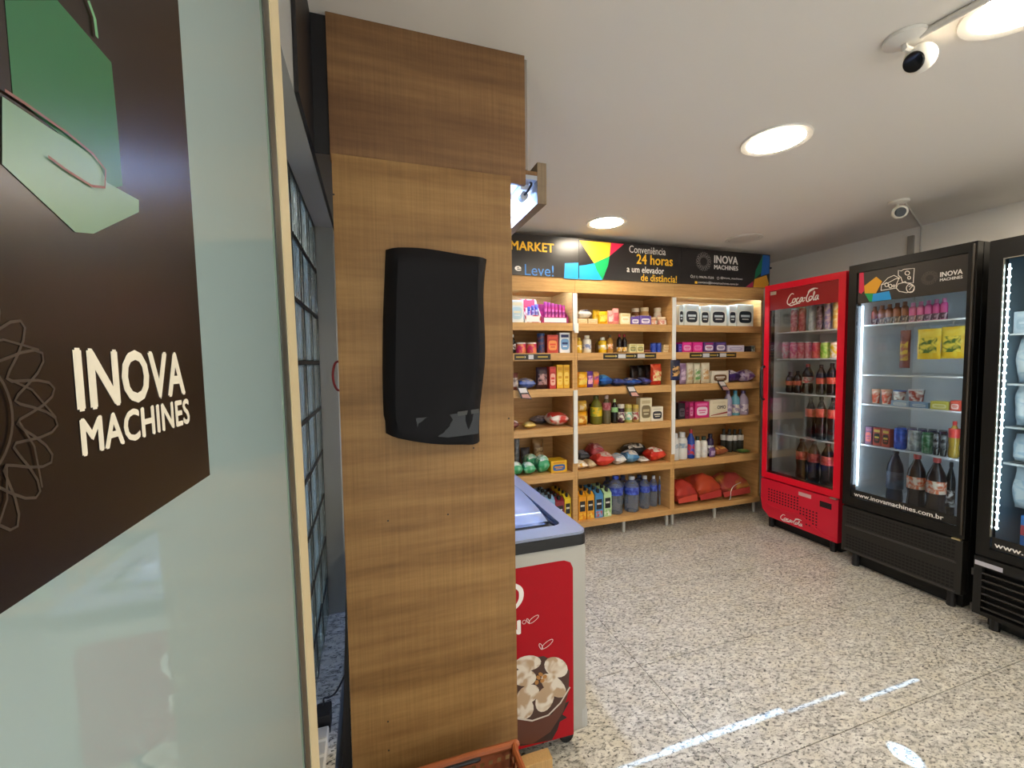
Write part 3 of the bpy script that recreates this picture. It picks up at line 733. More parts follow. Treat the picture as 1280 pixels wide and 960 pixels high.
for px, py in ((864.5, 345.5), (897.5, 347.8)):
    bm = B(); c_ = S(px, py); ribbon(bm, FS2, ellipse(c_[0], c_[1], 0.011, 0.011, 14), 0.003, True); obj('icon_print', bm, WHT, signs[2])
obj('icon_print', poly(FS2, [S(868.5, 351.5), S(871.5, 351.7), S(871.5, 354.7), S(868.5, 354.4)]), YEL, signs[2])
spoly([(953.5, 318.8), (962, 319.5), (961.5, 342), (951, 345)], mat('1f63b5', 0.4), signs[2]); spoly([(953.5, 318.8), (951.5, 341), (943, 349), (944.5, 338)], mat('15704f', 0.4), signs[2], FS2)
spoly([(941.5, 359.3), (943, 349), (958, 344), (961, 355), (957.5, 360)], mat('d79a2b', 0.4), signs[2], FS2); spoly([(932, 358.8), (941.5, 351.5), (941, 359.2)], mat('a52a4c', 0.4), signs[2])
tag(obj('wall_hook', bx(((sgx[3]+0.004, SGY+0.005, 2.335), (sgx[3]+0.030, SGY+0.020, 2.350)), ((sgx[3]+0.024, SGY+0.0201, 2.335), (sgx[3]+0.030, YB, 2.350))), BLACK), 'tiny black bracket at the end of the sign', 'bracket')

# printed strips on the shelf lips, hanging tags
def lip_strip(x0, x1, py, c, label):
    a = ony(x0, py, SY).x; b_ = ony(x1, py, SY).x; z0, z1 = ZS[4]+0.008, ZS[4]+0.052
    t = tag(obj('price_strip', bx(((a, SY-0.004, z0), (b_, SY-0.0006, z1))), mat('26231c', 0.4)), label, 'label strip', 'black strips on the shelf edges')
    F = frame((a, SY-0.0046, z0), (b_-a, 0, 0), (0, 0, z1-z0)); nn = 2 if c else 1
    YD = mat('b79a3a', 0.5)
    us = (0.03, 0.42, 0.78) if c else (0.04, 0.64)
    ws = (0.20, 0.14, 0.18) if c else (0.22, 0.28)
    for u, w in zip(us, ws): obj('lettering_row', poly(F, [(u, 0.38), (u+w, 0.38), (u+w, 0.62), (u, 0.62)]), YD, t)
    for u in ((0.235, 0.59) if c else (0.29,)): obj('arrow_print', poly(F, [(u-0.012, 0.25), (u+0.012, 0.5), (u-0.012, 0.75)]), mat('e6ddb8', 0.5), t)
    for u in ((0.27, 0.635) if c else (0.38,)): obj('badge_print', poly(F, [(u, 0.12), (u+0.14, 0.12), (u+0.14, 0.88), (u, 0.88)]), mat('c9c9cc', 0.5), t)
lip_strip(643, 688, 446, False, 'black price strip below the pink tins')
lip_strip(754, 820, 445, True, 'black price strip below the sauce bottles')
lip_strip(862, 920, 443, True, 'black price strip below the magenta packs')
for px, py, lab in ((654, 491, 'small hanging promotion tag under the brown patterned pack'), (789.5, 489, 'small hanging promotion tag above the dark glass jar'), (903, 482, 'small hanging promotion tag above the white detergent box')):
    p = ony(px, py, SY-0.02)
    bm = B(); prism(bm, [(p.x-0.045, SY-0.004, p.z+0.045), (p.x+0.030, SY-0.004, p.z+0.045), (p.x+0.060, SY-0.05, p.z-0.050), (p.x-0.03, SY-0.05, p.z-0.040)], (0, 0.0015, 0))
    t = tag(obj('shelf_tag', bm, mat('2b2a2c', 0.4)), lab, 'tag', 'hanging tags on the shelf edges')
    bm = B(); q = [(p.x-0.035, SY-0.009, p.z+0.036), (p.x+0.026, SY-0.009, p.z+0.036), (p.x+0.034, SY-0.028, p.z+0.0), (p.x-0.026, SY-0.028, p.z+0.0)]
    prism(bm, [(x_, y_-0.002, z_) for x_, y_, z_ in q], (0, 0.001, 0)); obj('tag_print', bm, mat('c7c2c0', 0.5), t)
    bm = B(); q = [(p.x-0.020, SY-0.033, p.z-0.010), (p.x+0.035, SY-0.033, p.z-0.010), (p.x+0.052, SY-0.048, p.z-0.042), (p.x-0.016, SY-0.048, p.z-0.036)]
    prism(bm, [(x_, y_-0.003, z_) for x_, y_, z_ in q], (0, 0.001, 0)); obj('tag_print', bm, mat('b98a80', 0.5), t)


# ================================================================== PRODUCTS
# every builder returns [(part name, mesh, material), ...] about the base centre, front towards -y; the first is the body
CACHE = {}
def cached(key, fn, smooth=False):
    if key not in CACHE: CACHE[key] = to_mesh(fn(), key[0], smooth)
    return CACHE[key]
def q(*v): return tuple(round(x, 3) for x in v)
def put(name, label, cat, parts, loc, rz=0.0, group=None, tilt=0.0):
    pn, me, m = parts[0]
    o = bpy.data.objects.new(name, me.copy() if (me.materials and me.materials[0] != m) else me)
    if not o.data.materials: o.data.materials.append(m)
    o.data.materials[0] = m
    COL.objects.link(o); o.location = loc; o.rotation_euler = (tilt, 0, rz); tag(o, label, cat, group)
    for pn, me, m in parts[1:]:
        me2 = me.copy() if (me.materials and me.materials[0] != m) else me
        if not me2.materials: me2.materials.append(m)
        c = bpy.data.objects.new(pn, me2); COL.objects.link(c); c.parent = o
    return o
def rect(w0, w1, z0, z1, y):
    def f():
        bm = B(); prism(bm, [(w0, y, z0), (w1, y, z0), (w1, y, z1), (w0, y, z1)], (0, 0.0006, 0)); return bm
    return f
def p_box(w, h, d, c1, c2, c3, **k):
    w, h, d = q(w, h, d)
    ps = [('carton', cached(('box', w, h, d), lambda: bx(((-w/2, -d/2, 0), (w/2, d/2, h)), bev=min(w, h, d)*0.04)), mat(c1, 0.4))]
    def sup(cx_, cz_, rx, rz_, y, n_=20):
        def f():
            bm = B(); P_ = []
            for i in range(n_):
                t_ = 2*math.pi*i/n_; c_, s_ = math.cos(t_), math.sin(t_)
                P_.append((cx_+rx*math.copysign(abs(c_)**0.5, c_), y, cz_+rz_*math.copysign(abs(s_)**0.5, s_)))
            prism(bm, P_, (0, 0.0006, 0)); return bm
        return f
    ps.append(('front_print', cached(('fp', w, h, d), sup(0, h*0.42, w*0.38, h*0.27, -d/2-0.0008)), mat(c2, 0.4)))
    ps.append(('title_print', cached(('tp', w, h, d), rect(-w*0.36, w*0.36, h*0.76, h*0.90, -d/2-0.0008)), mat(c3, 0.4)))
    ps.append(('wordmark', cached(('wm', w, h, d), rect(-w*0.27, w*0.27, h*0.42, h*0.52, -d/2-0.0014)), mat(c3, 0.4)))
    ps.append(('caption', cached(('cpn', w, h, d), rect(-w*0.20, w*0.20, h*0.30, h*0.35, -d/2-0.0014)), mat(c1, 0.4)))
    return ps
def p_can(w, h, d, c1, c2, c3, **k):
    r, h = q(w/2, h)
    body = lambda: lathe(B(), [(r*0.82, 0), (r*0.98, h*0.06), (r, h*0.10), (r, h*0.88), (r*0.86, h*0.95)], 16)
    return [('can', cached(('can', r, h), body, True), printed(c1, c2, 18, 0.25)),
            ('lid', cached(('lid', r, h), lambda: lathe(B(), [(r*0.85, h*0.951), (r*0.90, h*0.965), (r*0.88, h), (r*0.80, h*0.985)], 16), True), mat(c3, 0.3, 0.8))]
def p_tin(w, h, d, c1, c2, c3, **k):
    r, h = q(w/2, h)
    return [('tin', cached(('tin', r, h), lambda: lathe(B(), [(r*0.97, 0), (r, h*0.03), (r, h*0.86), (r*0.97, h*0.87)], 18), True), printed(c1, c2, 16)),
            ('lid', cached(('tlid', r, h), lambda: lathe(B(), [(r*1.02, h*0.871), (r*1.03, h*0.99), (r*0.98, h)], 18), True), mat(c3, 0.4))]
PROF = {
    'slim': [(0.92, 0), (1, 0.03), (1, 0.58), (0.86, 0.70), (0.46, 0.82), (0.36, 0.88), (0.36, 0.92)],
    'water': [(0.86, 0), (0.98, 0.03), (0.94, 0.12), (1, 0.16), (0.94, 0.24), (1, 0.28), (0.95, 0.40), (1, 0.44), (1, 0.70), (0.86, 0.78), (0.45, 0.88), (0.34, 0.91), (0.34, 0.94)],
    'squat': [(0.94, 0), (1, 0.04), (1, 0.66), (0.9, 0.76), (0.5, 0.82), (0.48, 0.88)],
    'soda': [(0.80, 0), (0.98, 0.05), (1, 0.14), (0.90, 0.28), (0.90, 0.34), (1, 0.42), (1, 0.62), (0.88, 0.72), (0.5, 0.84), (0.33, 0.90), (0.33, 0.94)],
}
def p_bottle(w, h, d, c1, c2, c3, style='slim', clear=None, lab=(0.20, 0.50), sy=1.0, **k):
    r, h = q(w/2, h); pf = PROF[style]; tz = pf[-1][1]
    m = glass('bottle_%s' % c1, s2l(c1)[:3], 0.8, clear, s2l(c1)[:3]) if clear is not None else mat(c1, 0.25)
    ps = [('bottle', cached(('bt', style, r, h, sy), lambda: lathe(B(), [(a*r, b*h) for a, b in pf], 16, sy=sy), True), m)]
    nr = pf[-1][0]*r*1.18
    ps.append(('cap', cached(('cap', style, r, h, sy), lambda: lathe(B(), [(nr, tz*h-0.012), (nr*1.05, tz*h), (nr*1.0, h*0.995), (nr*0.7, h)], 14, sy=sy), True), mat(c2, 0.35)))
    if c3:
        l0, l1 = lab
        ps.append(('label', cached(('lb', style, r, h, l0, l1, sy), lambda: lathe(B(), [(r*0.99, l0*h), (r*1.012, l0*h+0.001), (r*1.012, l1*h-0.001), (r*0.99, l1*h)], 16, sy=sy), True), printed(c3, k.get('c4', 'e8e4dc'), 20)))
    return ps
def p_jar(w, h, d, c1, c2, c3, **k):
    r, h = q(w/2, h)
    return [('jar', cached(('jar', r, h), lambda: lathe(B(), [(r*0.9, 0), (r, h*0.05), (r, h*0.66), (r*0.82, h*0.76), (r*0.80, h*0.80)], 16), True), mat(c1, 0.2)),
            ('lid', cached(('jl', r, h), lambda: lathe(B(), [(r*0.9, h*0.79), (r*0.92, h*0.98), (r*0.86, h)], 16), True), mat(c2, 0.35)),
            ('label', cached(('jlb', r, h), lambda: lathe(B(), [(r*0.99, h*0.14), (r*1.015, h*0.15), (r*1.015, h*0.58), (r*0.99, h*0.59)], 16), True), printed(c3, k.get('c4', 'e9e2d0'), 20))]
def pillow(w, h, t, n=10, seed=1, crimp=0.10):
    """standing filled packet: w wide, h tall, t thick; crimped top and bottom"""
    rnd = random.Random(seed); ph = [rnd.uniform(0, 6.28) for _ in range(4)]
    bm = B(); fr, bk_ = [], []
    for j in range(n+1):
        v = j/n; a, b_ = [], []
        for i in range(n+1):
            u = i/n
            e = max(0.0, math.sin(math.pi*u))**0.30*max(0.0, math.sin(math.pi*min(1, max(0, (v-crimp*0.5)/(1-crimp)))))**0.34
            wr = 0.10*math.sin(7*u+ph[0]+5*v)*e+0.06*math.sin(13*v+ph[1])*e
            x_ = (u-0.5)*w*(1-0.06*e)+0.01*w*math.sin(9*v+ph[2]); z_ = v*h
            a.append(bm.verts.new((x_, -t/2*(e+wr)-0.0006, z_))); b_.append(bm.verts.new((x_, t/2*(e-wr)+0.0006, z_)))
        fr.append(a); bk_.append(b_)
    for j in range(n):
        for i in range(n):
            bm.faces.new((fr[j][i], fr[j][i+1], fr[j+1][i+1], fr[j+1][i])); bm.faces.new((bk_[j][i], bk_[j+1][i], bk_[j+1][i+1], bk_[j][i+1]))
    rim = fr[0]+[r[-1] for r in fr[1:]]+list(reversed(fr[-1][:-1]))+[r[0] for r in reversed(fr[1:-1])]
    rib = bk_[0]+[r[-1] for r in bk_[1:]]+list(reversed(bk_[-1][:-1]))+[r[0] for r in reversed(bk_[1:-1])]
    for i in range(len(rim)):
        j = (i+1) % len(rim); bm.faces.new((rim[i], rim[j], rib[j], rib[i]))
    return bm
def patch(bm, keep):
    """front faces of a packet lifted off as its printed picture"""
    bmesh.ops.delete(bm, geom=[f for f in bm.faces if not keep(f)], context='FACES')
    for v in bm.verts: v.co += Vector(v.normal)*0 
    return bm
def p_bag(w, h, d, c1, c2, c3, seed=1, **k):
    w, h, d = q(w, h, d)
    def pr():
        bm = pillow(w, h, d, 10, seed); finish(bm)
        bm = patch(bm, lambda f: f.normal.y < -0.05 and abs(f.calc_center_median().x) < w*0.36 and h*0.22 < f.calc_center_median().z < h*0.74)
        for v in bm.verts: v.co.y -= 0.0012
        return bm
    return [('packet', cached(('bag', w, h, d, seed), lambda: pillow(w, h, d, 10, seed), True), printed(c1, c3, 8)),
            ('front_print', cached(('bagp', w, h, d, seed), pr, True), printed(c2, c3, 16))]
def lay(bm, w, h, t, yaw=0.0):
    R_ = Matrix.Rotation(yaw, 3, 'Z')
    zmin = 1e9
    for v in bm.verts:
        x_, y_, z_ = v.co; v.co = R_ @ Vector((x_, z_-h/2, -y_)); zmin = min(zmin, v.co.z)
    for v in bm.verts: v.co.z -= zmin
    return bm
def p_flat(w, h, d, c1, c2, c3, seed=1, yaw=0.0, **k):
    """packet lying down: w across, d deep, h thick"""
    w, h, d = q(w, h, d)
    def full(): return lay(pillow(w, d, h, 10, seed), w, d, h, yaw)
    def pr():
        bm = pillow(w, d, h, 10, seed); finish(bm)
        patch(bm, lambda f: f.normal.y < -0.05 and abs(f.calc_center_median().x) < w*0.34 and d*0.14 < f.calc_center_median().z < d*0.70)
        for v in bm.verts: v.co.y -= 0.0012
        bm2 = pillow(w, d, h, 10, seed); zz = min(-v.co.y for v in bm2.verts); bm2.free()
        R_ = Matrix.Rotation(yaw, 3, 'Z')
        for v in bm.verts:
            x_, y_, z_ = v.co; v.co = R_ @ Vector((x_, z_-d/2, -y_-zz))
        return bm
    return [('packet', cached(('flat', w, h, d, seed, yaw), full, True), printed(c1, c3, 8)),
            ('top_print', cached(('flatp', w, h, d, seed, yaw), pr, True), printed(c2, c3, 16))]
def p_milk(w, h, d, c1, c2, c3, **k):
    """juice carton with sloped top and screw cap"""
    w, h, d = q(w, h, d); hb = h*0.82
    def body():
        bm = B(); prism(bm, [(-w/2, -d/2, 0), (-w/2, d/2, 0), (-w/2, d/2, h*0.93), (-w/2, d*0.1, h*0.93), (-w/2, -d/2, hb)], (w, 0, 0)); return bm
    return [('carton', cached(('milk', w, h, d), body), mat(c1, 0.35)),
            ('cap', cached(('milkcap', w, h, d), lambda: lathe(B(), [(w*0.2, h*0.86), (w*0.2, h*0.985), (w*0.17, h)], 12, (0, -d*0.12, 0)), True), mat('1b1b1c', 0.4)),
            ('front_print', cached(('milkp', w, h, d), rect(-w*0.36, w*0.36, h*0.30, h*0.66, -d/2-0.0008)), mat('1f1e20', 0.4)),
            ('wordmark', cached(('milkw', w, h, d), rect(-w*0.26, w*0.26, h*0.47, h*0.53, -d/2-0.0014)), mat('d8d4cc', 0.4)),
            ('fruit_print', cached(('milkf', w, h, d), rect(-w*0.42, w*0.42, h*0.04, h*0.24, -d/2-0.0008)), printed(c2, c3, 24))]
def p_cup(w, h, d, c1, c2, c3, **k):
    r, h = q(w/2, h)
    return [('cup', cached(('cup', r, h), lambda: lathe(B(), [(r*0.74, 0), (r*0.96, h*0.92), (r*0.97, h*0.921)], 14), True), printed(c1, c2, 16)),
            ('lid', cached(('cupl', r, h), lambda: lathe(B(), [(r*1.0, h*0.922), (r*1.0, h*0.985), (r*0.9, h)], 14), True), mat(c3, 0.35))]
def p_display(w, h, d, c1, c2, c3, **k):
    """open display box, low front, raised back card"""
    w, h, d = q(w, h, d); t = 0.003
    def f():
        bm = bx(((-w/2, -d/2, 0), (w/2, d/2, t)), ((-w/2, -d/2, t), (w/2, -d/2+t, h*0.30)), ((-w/2, d/2-t, t), (w/2, d/2, h)))
        for sx in (-1, 1): prism(bm, [(sx*w/2, -d/2+t, t), (sx*w/2, d/2-t, t), (sx*w/2, d/2-t, h), (sx*w/2, -d/2+t, h*0.30)], (-sx*t, 0, 0))
        return bm
    return [('tray', cached(('disp', w, h, d), f), printed(c1, c2, 10)),
            ('front_print', cached(('dispp', w, h, d), rect(-w*0.42, w*0.42, h*0.04, h*0.26, -d/2-0.0008)), mat(c3, 0.4)),
            ('header_print', cached(('disph', w, h, d), rect(-w*0.45, w*0.45, h*0.66, h*0.97, d/2-t-0.0008)), mat(c2, 0.4))]
KIND = dict(box=p_box, can=p_can, tin=p_tin, bottle=p_bottle, jar=p_jar, bag=p_bag, flat=p_flat, milk=p_milk, cup=p_cup, display=p_display)
PY = [640, 588, 532, 480, 440, 404]         # photo row of each shelf, only for measuring widths
def item(k, kind, x0, x1, yt, name, label, cat, c1, c2, c3, d=None, Y=3.155, rows=1, group=None, tilt=0.0, lift=0.0, rz=0.0, **kw):
    """k: shelf; x0..x1, yt: extent seen in the photo, turned into metres at depth Y"""
    a, b_ = ony(x0, PY[k], Y).x, ony(x1, PY[k], Y).x
    zt = ony((x0+x1)/2, yt, Y).z; z0 = TOPZ[k]+0.0006+lift
    cc = 0 if (a+b_)/2 < XC[1] else (1 if (a+b_)/2 < XC[2] else 2)          # keep clear of the posts and the shelf above
    a, b_ = max(a, XC[cc]+0.026), min(b_, XC[cc+1]-0.026)
    ceil_ = (ZS[k+1] if k < 5 else 2.03)-0.012
    w, h = b_-a, max(0.012, min(zt, ceil_)-z0)
    if d is None: d = w if kind in ('can', 'tin', 'bottle', 'jar', 'cup') else (0.05 if kind == 'bag' else (0.16 if kind == 'flat' else min(0.10, max(0.04, w*0.8))))
    parts = KIND[kind](w*0.97, h, d, c1, c2, c3, **kw)
    for r in range(rows):
        lb = label if rows == 1 else label+', '+('foremost', 'second', 'third', 'fourth')[r]+(' of its row' if r == 0 else ' from the front')
        put(name, lb, cat, parts, ((a+b_)/2, Y+d/2+r*(d+0.006), z0), rz, group, tilt)

ORD = ('first', 'second', 'third', 'fourth', 'fifth', 'sixth')
# ---- first unit (partly behind the panel)
item(5, 'box', 638, 655, 375, 'tissue_carton', 'pale blue and white carton on the top shelf beside the panel', 'carton', 'dfe9ee', 'b9d7e6', 'e9e4c8', d=0.10)
item(5, 'display', 656, 676.5, 371.5, 'snack_display', 'white and purple snack display box with raised red header', 'display box', 'e6e6ea', 'b52a4c', 'eef0f4', d=0.12)
for i in range(3): item(5, 'bag', 660+4.6*i, 664+4.6*i, 383-1.5*i, 'snack_bar', ('first', 'second', 'third')[i]+' purple snack bar from the panel in the white display box', 'snack', '39459c', 'c9c8e6', '7d6fb5', d=0.02, Y=3.20, group='bars in the white display box', lift=0.0045, seed=4)
item(5, 'display', 677, 711, 378, 'sachet_display', 'low magenta display tray of sachets leaning on the top shelf', 'display box', 'b3246a', '8a1c5a', 'dfe4ee', d=0.13)
for i in range(6): item(5, 'bag', 680.5+4.5*i, 684.6+4.5*i, 377+0.9*i, 'sachet', ORD[i]+' magenta sachet from the panel in the low display tray', 'sachet', 'b0206c', 'e06aa8', '7d1e6e', d=0.022, Y=3.19, group='magenta sachets', lift=0.0045, seed=6)
item(4, 'bottle', 638, 646, 418, 'sauce_bottle', 'dark bottle beside the wooden panel next to the pink tins', 'bottle', '1a1514', 'e0dcd4', '3a1a18')
for i, x in enumerate((647, 660.5)): item(4, 'tin', x, x+12.3, 428, 'pink_tin', ('pink tin with white lid nearest the wooden panel', 'pink tin with white lid beside the blue tin')[i], 'tin', 'd8336f', 'e88a5c', 'efe9e6')
item(4, 'tin', 673.5, 682.5, 416.5, 'blue_tin', 'tall dark blue printed tin between pink tin and orange box', 'tin', '1f3a6b', '7c4a44', '2b4a7c')
item(4, 'box', 684, 698, 418.5, 'biscuit_box', 'orange and red carton beside the white and blue box', 'carton', 'c23a2a', 'e8944a', 'e0502f', d=0.06)
item(4, 'box', 699.5, 715, 415.5, 'cereal_box', 'white carton with navy blue title and blue print', 'carton', 'e2e4e8', '6d9ccc', '22306a', d=0.06)
item(3, 'bag', 640, 649, 466, 'brown_packet', 'brown and white packet at the edge of the wooden panel', 'packet', '6e3a2e', 'c7b6a8', '4a2a24')
item(3, 'flat', 649, 671, 474, 'blue_packet', 'crumpled blue and beige packet lying beside the brown one', 'packet', '33549c', 'c9b892', '5a6fae', d=0.14)
item(3, 'bag', 671.5, 686, 459, 'brown_pack', 'dark brown pack with pale wavy pattern', 'packet', '3a1c22', 'b98f8a', '2a1420', d=0.06, seed=9)
item(3, 'box', 687, 695.3, 458.5, 'red_box', 'narrow red carton beside two yellow cartons', 'carton', 'c2322c', 'e8b39a', 'd8483c', d=0.07)
for i in range(2): item(3, 'box', 696+8.3*i, 704+8.3*i, 456, 'yellow_box', ('yellow carton touching the narrow red carton', 'yellow carton at the end of the row by the shelf post')[i], 'carton', 'e8b21c', 'f2cf5a', 'd89a12', d=0.07)
item(2, 'flat', 636, 650, 527, 'dark_packet', 'dark red packet lying beside the wooden panel', 'packet', '5a2222', 'c9b9a8', '7a3430', d=0.12)
item(2, 'flat', 656, 671, 529, 'yellow_packet', 'small yellow packet lying flat on the shelf', 'packet', 'd8b85a', 'e8cf8a', 'b8943a', d=0.10)
item(2, 'flat', 668, 691, 521, 'grey_packet', 'grey packet tucked under the red and white bag', 'packet', '8d8a90', 'c9c6c8', '5a5560', d=0.14, Y=3.36, yaw=0.1, seed=3)
item(2, 'flat', 688, 713, 517.5, 'popcorn_bag', 'white bag with red end lying by the shelf post', 'packet', 'e4dcd4', 'b5442f', 'c8392f', d=0.17, seed=5)
for i, (x0, x1, yt, Y, lb) in enumerate(((641, 654.5, 580, 3.145, 'green and white soap roll pack beside the panel'), (655, 671, 580.5, 3.145, 'green and white soap roll pack second from the panel'), (658, 675, 570, 3.27, 'green and white pack lying behind the front packs'), (673, 688.5, 571, 3.16, 'bright green pack beside the yellow box'))):
    item(1, 'flat', x0, x1, yt, 'green_pack', lb, 'packet', '2f9a62', 'dfe8dc', '8cc9a0', d=0.11, Y=Y, seed=10+i, group='green packs on the shelf')
item(1, 'box', 688.5, 709, 576, 'yellow_tray', 'yellow box with blue oval logo on the shelf', 'box', 'e2b01c', '2f62a8', 'd8920f', d=0.13)
item(1, 'bag', 667, 681, 549.5, 'beige_bag', 'beige bag standing behind the green packs', 'packet', 'b08a58', 'd6b98a', '8a6438', d=0.06, Y=3.41, seed=15)
item(1, 'bag', 652, 664, 560, 'grey_sack', 'grey packet standing behind the green packs', 'packet', '5a585c', '8a868c', '403e44', d=0.06, Y=3.41, seed=16)
item(1, 'tin', 643.5, 651, 549, 'steel_tin', 'small grey tin at the back beside the panel', 'tin', '6d747c', '9aa0a8', '8c9298', Y=3.44)
for x0, x1, yt, c1, c2, c3, nm, lb in ((706, 717.5, 617, 'e8c62a', 'e8d85a', 'd8a81c', 'yellow_juice_carton', 'yellow juice carton in the row against the first shelf post'),
                                      (694.5, 705.5, 621, '8a2a34', 'c8586a', '5a1a24', 'red_juice_carton', 'dark red juice carton in the row beside the yellow cartons'),
                                      (683, 694, 619, '8fb4d2', '6a94b8', 'dfe8ee', 'blue_juice_carton', 'light blue juice carton in the row beside the dark red cartons'),
                                      (671.5, 682, 621, 'c9b48a', 'd89a5a', 'e8dcc0', 'beige_juice_carton', 'beige juice carton in the row behind the freezer edge')):
    item(0, 'milk', x0, x1, yt, nm, lb, 'juice carton', c1, c2, c3, d=0.068, rows=4, group=nm.replace('_', ' ')+'s')

# ---- middle unit
for i in range(2): item(5, 'box', 722.5+12.8*i, 734.5+12.8*i, 398.5, 'kraft_box', ('small kraft box against the shelf post under the white packet', 'small kraft box beside the yellow packs')[i], 'box', 'e0c79a', 'd6b988', 'ecdcb8', d=0.09)
item(5, 'flat', 723.5, 741, 387, 'white_packet', 'white and navy packet resting on the small kraft box', 'packet', 'e6e2da', '26284a', 'd0cac8', d=0.09, lift=0.046, Y=3.16, seed=21)
for i in range(2): item(5, 'bag', (742, 749)[i], (751, 761)[i], (387, 389)[i], 'yellow_pack', ('small yellow packet standing behind the larger yellow packet', 'bright yellow packet on the top shelf')[i], 'packet', 'f0c41a', 'f6dc5a', 'e0a80c', d=0.04, Y=(3.21, 3.15)[i], seed=22+i)
for i in range(2): item(5, 'bag', (760.5, 767)[i], (768, 775)[i], (388, 385)[i], 'pink_pack', ('pale pink packet beside the yellow packet', 'pink packet beside the cream box')[i], 'packet', 'f0a8a0', ('f6dcd4', 'd85a6a')[i], 'e8807c', d=0.04, seed=24+i)
item(5, 'box', 775.5, 788, 391.5, 'cream_box', 'cream coloured box with faint print on the top shelf', 'box', 'efe0b0', 'f4ecd2', 'e0cc8a', d=0.07)
for i in range(2): item(5, 'box', (789, 800)[i], (799.5, 814)[i], (396, 394.5)[i], 'purple_box', ('small purple and white box beside the cream box', 'wider purple and white box under the beige jar')[i], 'box', '7a63b8', 'efe9f2', '5a3f9c', d=0.08)
item(5, 'jar', 792.5, 801.5, 385, 'brown_jar', 'brown jar with pale lid behind the purple boxes', 'jar', '8a5a34', 'e8d8b8', 'a8703c', Y=3.25)
item(5, 'jar', 803.5, 814, 384, 'beige_jar', 'beige jar with cream lid behind the purple boxes', 'jar', 'd8a868', 'f0dcae', 'e2bc7a', Y=3.25)
item(5, 'jar', 820.5, 831.5, 384.5, 'cream_jar', 'white jar with cream lid standing behind two low jars', 'jar', 'ecdcc2', 'f2e6c8', 'dcae94', Y=3.23)
item(5, 'jar', 814.5, 824, 396.5, 'low_jar', 'low peach coloured jar beside the purple box', 'jar', 'd89a74', 'e8c49a', 'e2a888')
item(5, 'jar', 825.5, 836, 396, 'low_white_jar', 'low jar with cream lid at the end of the top shelf', 'jar', 'e4c2a4', 'f0e0c0', 'd88a7a')
item(4, 'bottle', 722, 729, 422, 'mustard_bottle', 'yellow squeeze bottle against the shelf post', 'bottle', 'd8b03a', 'c8a83a', 'e8c62a', style='squat')
item(4, 'bottle', 731, 741.5, 419, 'mayonnaise_bottle', 'white squeeze bottle with cream cap and round logo', 'bottle', 'e6e0cc', 'e0d8bc', 'd8d4d4', style='squat', c4='7c88b0')
item(4, 'bottle', 746, 752, 424, 'brown_bottle', 'brown bottle half hidden behind the bright yellow bottle', 'bottle', '7a5a2a', '8a6a34', None, Y=3.22)
item(4, 'bottle', 751, 760.5, 421.5, 'yellow_bottle', 'bright yellow bottle with white cap', 'bottle', 'e6be1c', 'ece4d0', 'ecd24a', style='squat')
item(4, 'bottle', 761, 768, 418.5, 'amber_bottle', 'slim amber sauce bottle with orange label', 'bottle', 'b8893a', '4a3a22', 'd88a3a')
for i in range(2): item(4, 'bottle', 773+6.3*i, 779+6.3*i, 417.5, 'soy_sauce_bottle', ('dark sauce bottle with red cap beside the amber bottle', 'dark sauce bottle with red cap beside the pale yellow box')[i], 'bottle', '1c1210', 'a82a34', 'c89a34', group='dark sauce bottles', lab=(0.05, 0.30))
for i in range(2): item(4, 'box', 787+9.2*i, 795.6+9.5*i, 430, 'pale_box', ('small pale yellow box beside the dark sauce bottles', 'small pale yellow box with bold print')[i], 'box', 'e2dca8', '8a8a5a', 'c8b86a', d=0.06)
item(4, 'flat', 806.5, 815, 437.5, 'pink_sachet', 'flat pinkish packet lying beside the blue tins', 'packet', 'a8685a', 'c89a8a', '8a4a44', d=0.09)
for i in range(2): item(4, 'tin', 815.5+6.6*i, 821.8+6.6*i, 428.5, 'small_blue_tin', ('small blue tin beside the flat packet', 'small blue tin beside the beige stack')[i], 'tin', '2240a8', '4a6ad0', '2c3c8c')
for i in range(3): item(4, 'box', 829, 837.5, 437-3.4*i, 'beige_pack', ('beige pack at the bottom of the small stack', 'beige pack in the middle of the small stack', 'beige pack on top of the small stack')[i], 'packet', 'dcc08a', 'e8d4a8', 'b8925a', d=0.08, lift=0.021*i) if i == 0 else put('beige_pack', ('', 'beige pack in the middle of the small stack', 'beige pack on top of the small stack')[i], 'packet', p_box(0.058, 0.021, 0.08, 'dcc08a', 'e8d4a8', 'b8925a'), ((ony(833.2, 440, 3.155)).x, 3.195, TOPZ[4]+0.0222*i+0.001), 0, None)
item(3, 'bag', 722.5, 736, 465, 'yellow_chips_bag', 'yellow snack bag leaning by the shelf post', 'packet', 'e8b01c', 'f2d45a', 'e0861c', d=0.05, seed=31)
item(3, 'bag', 735, 743, 464, 'purple_wafer_pack', 'slim purple and white wafer pack beside the yellow snack bag', 'packet', '5a2f8c', 'e8a8b8', '8a4aa8', d=0.04, seed=32, tilt=-0.08)
item(3, 'bag', 742, 750, 464.5, 'orange_wafer_pack', 'orange and violet wafer pack beside the blue bag', 'packet', 'c88a3a', 'e8643a', '6a3a8c', d=0.04, seed=33)
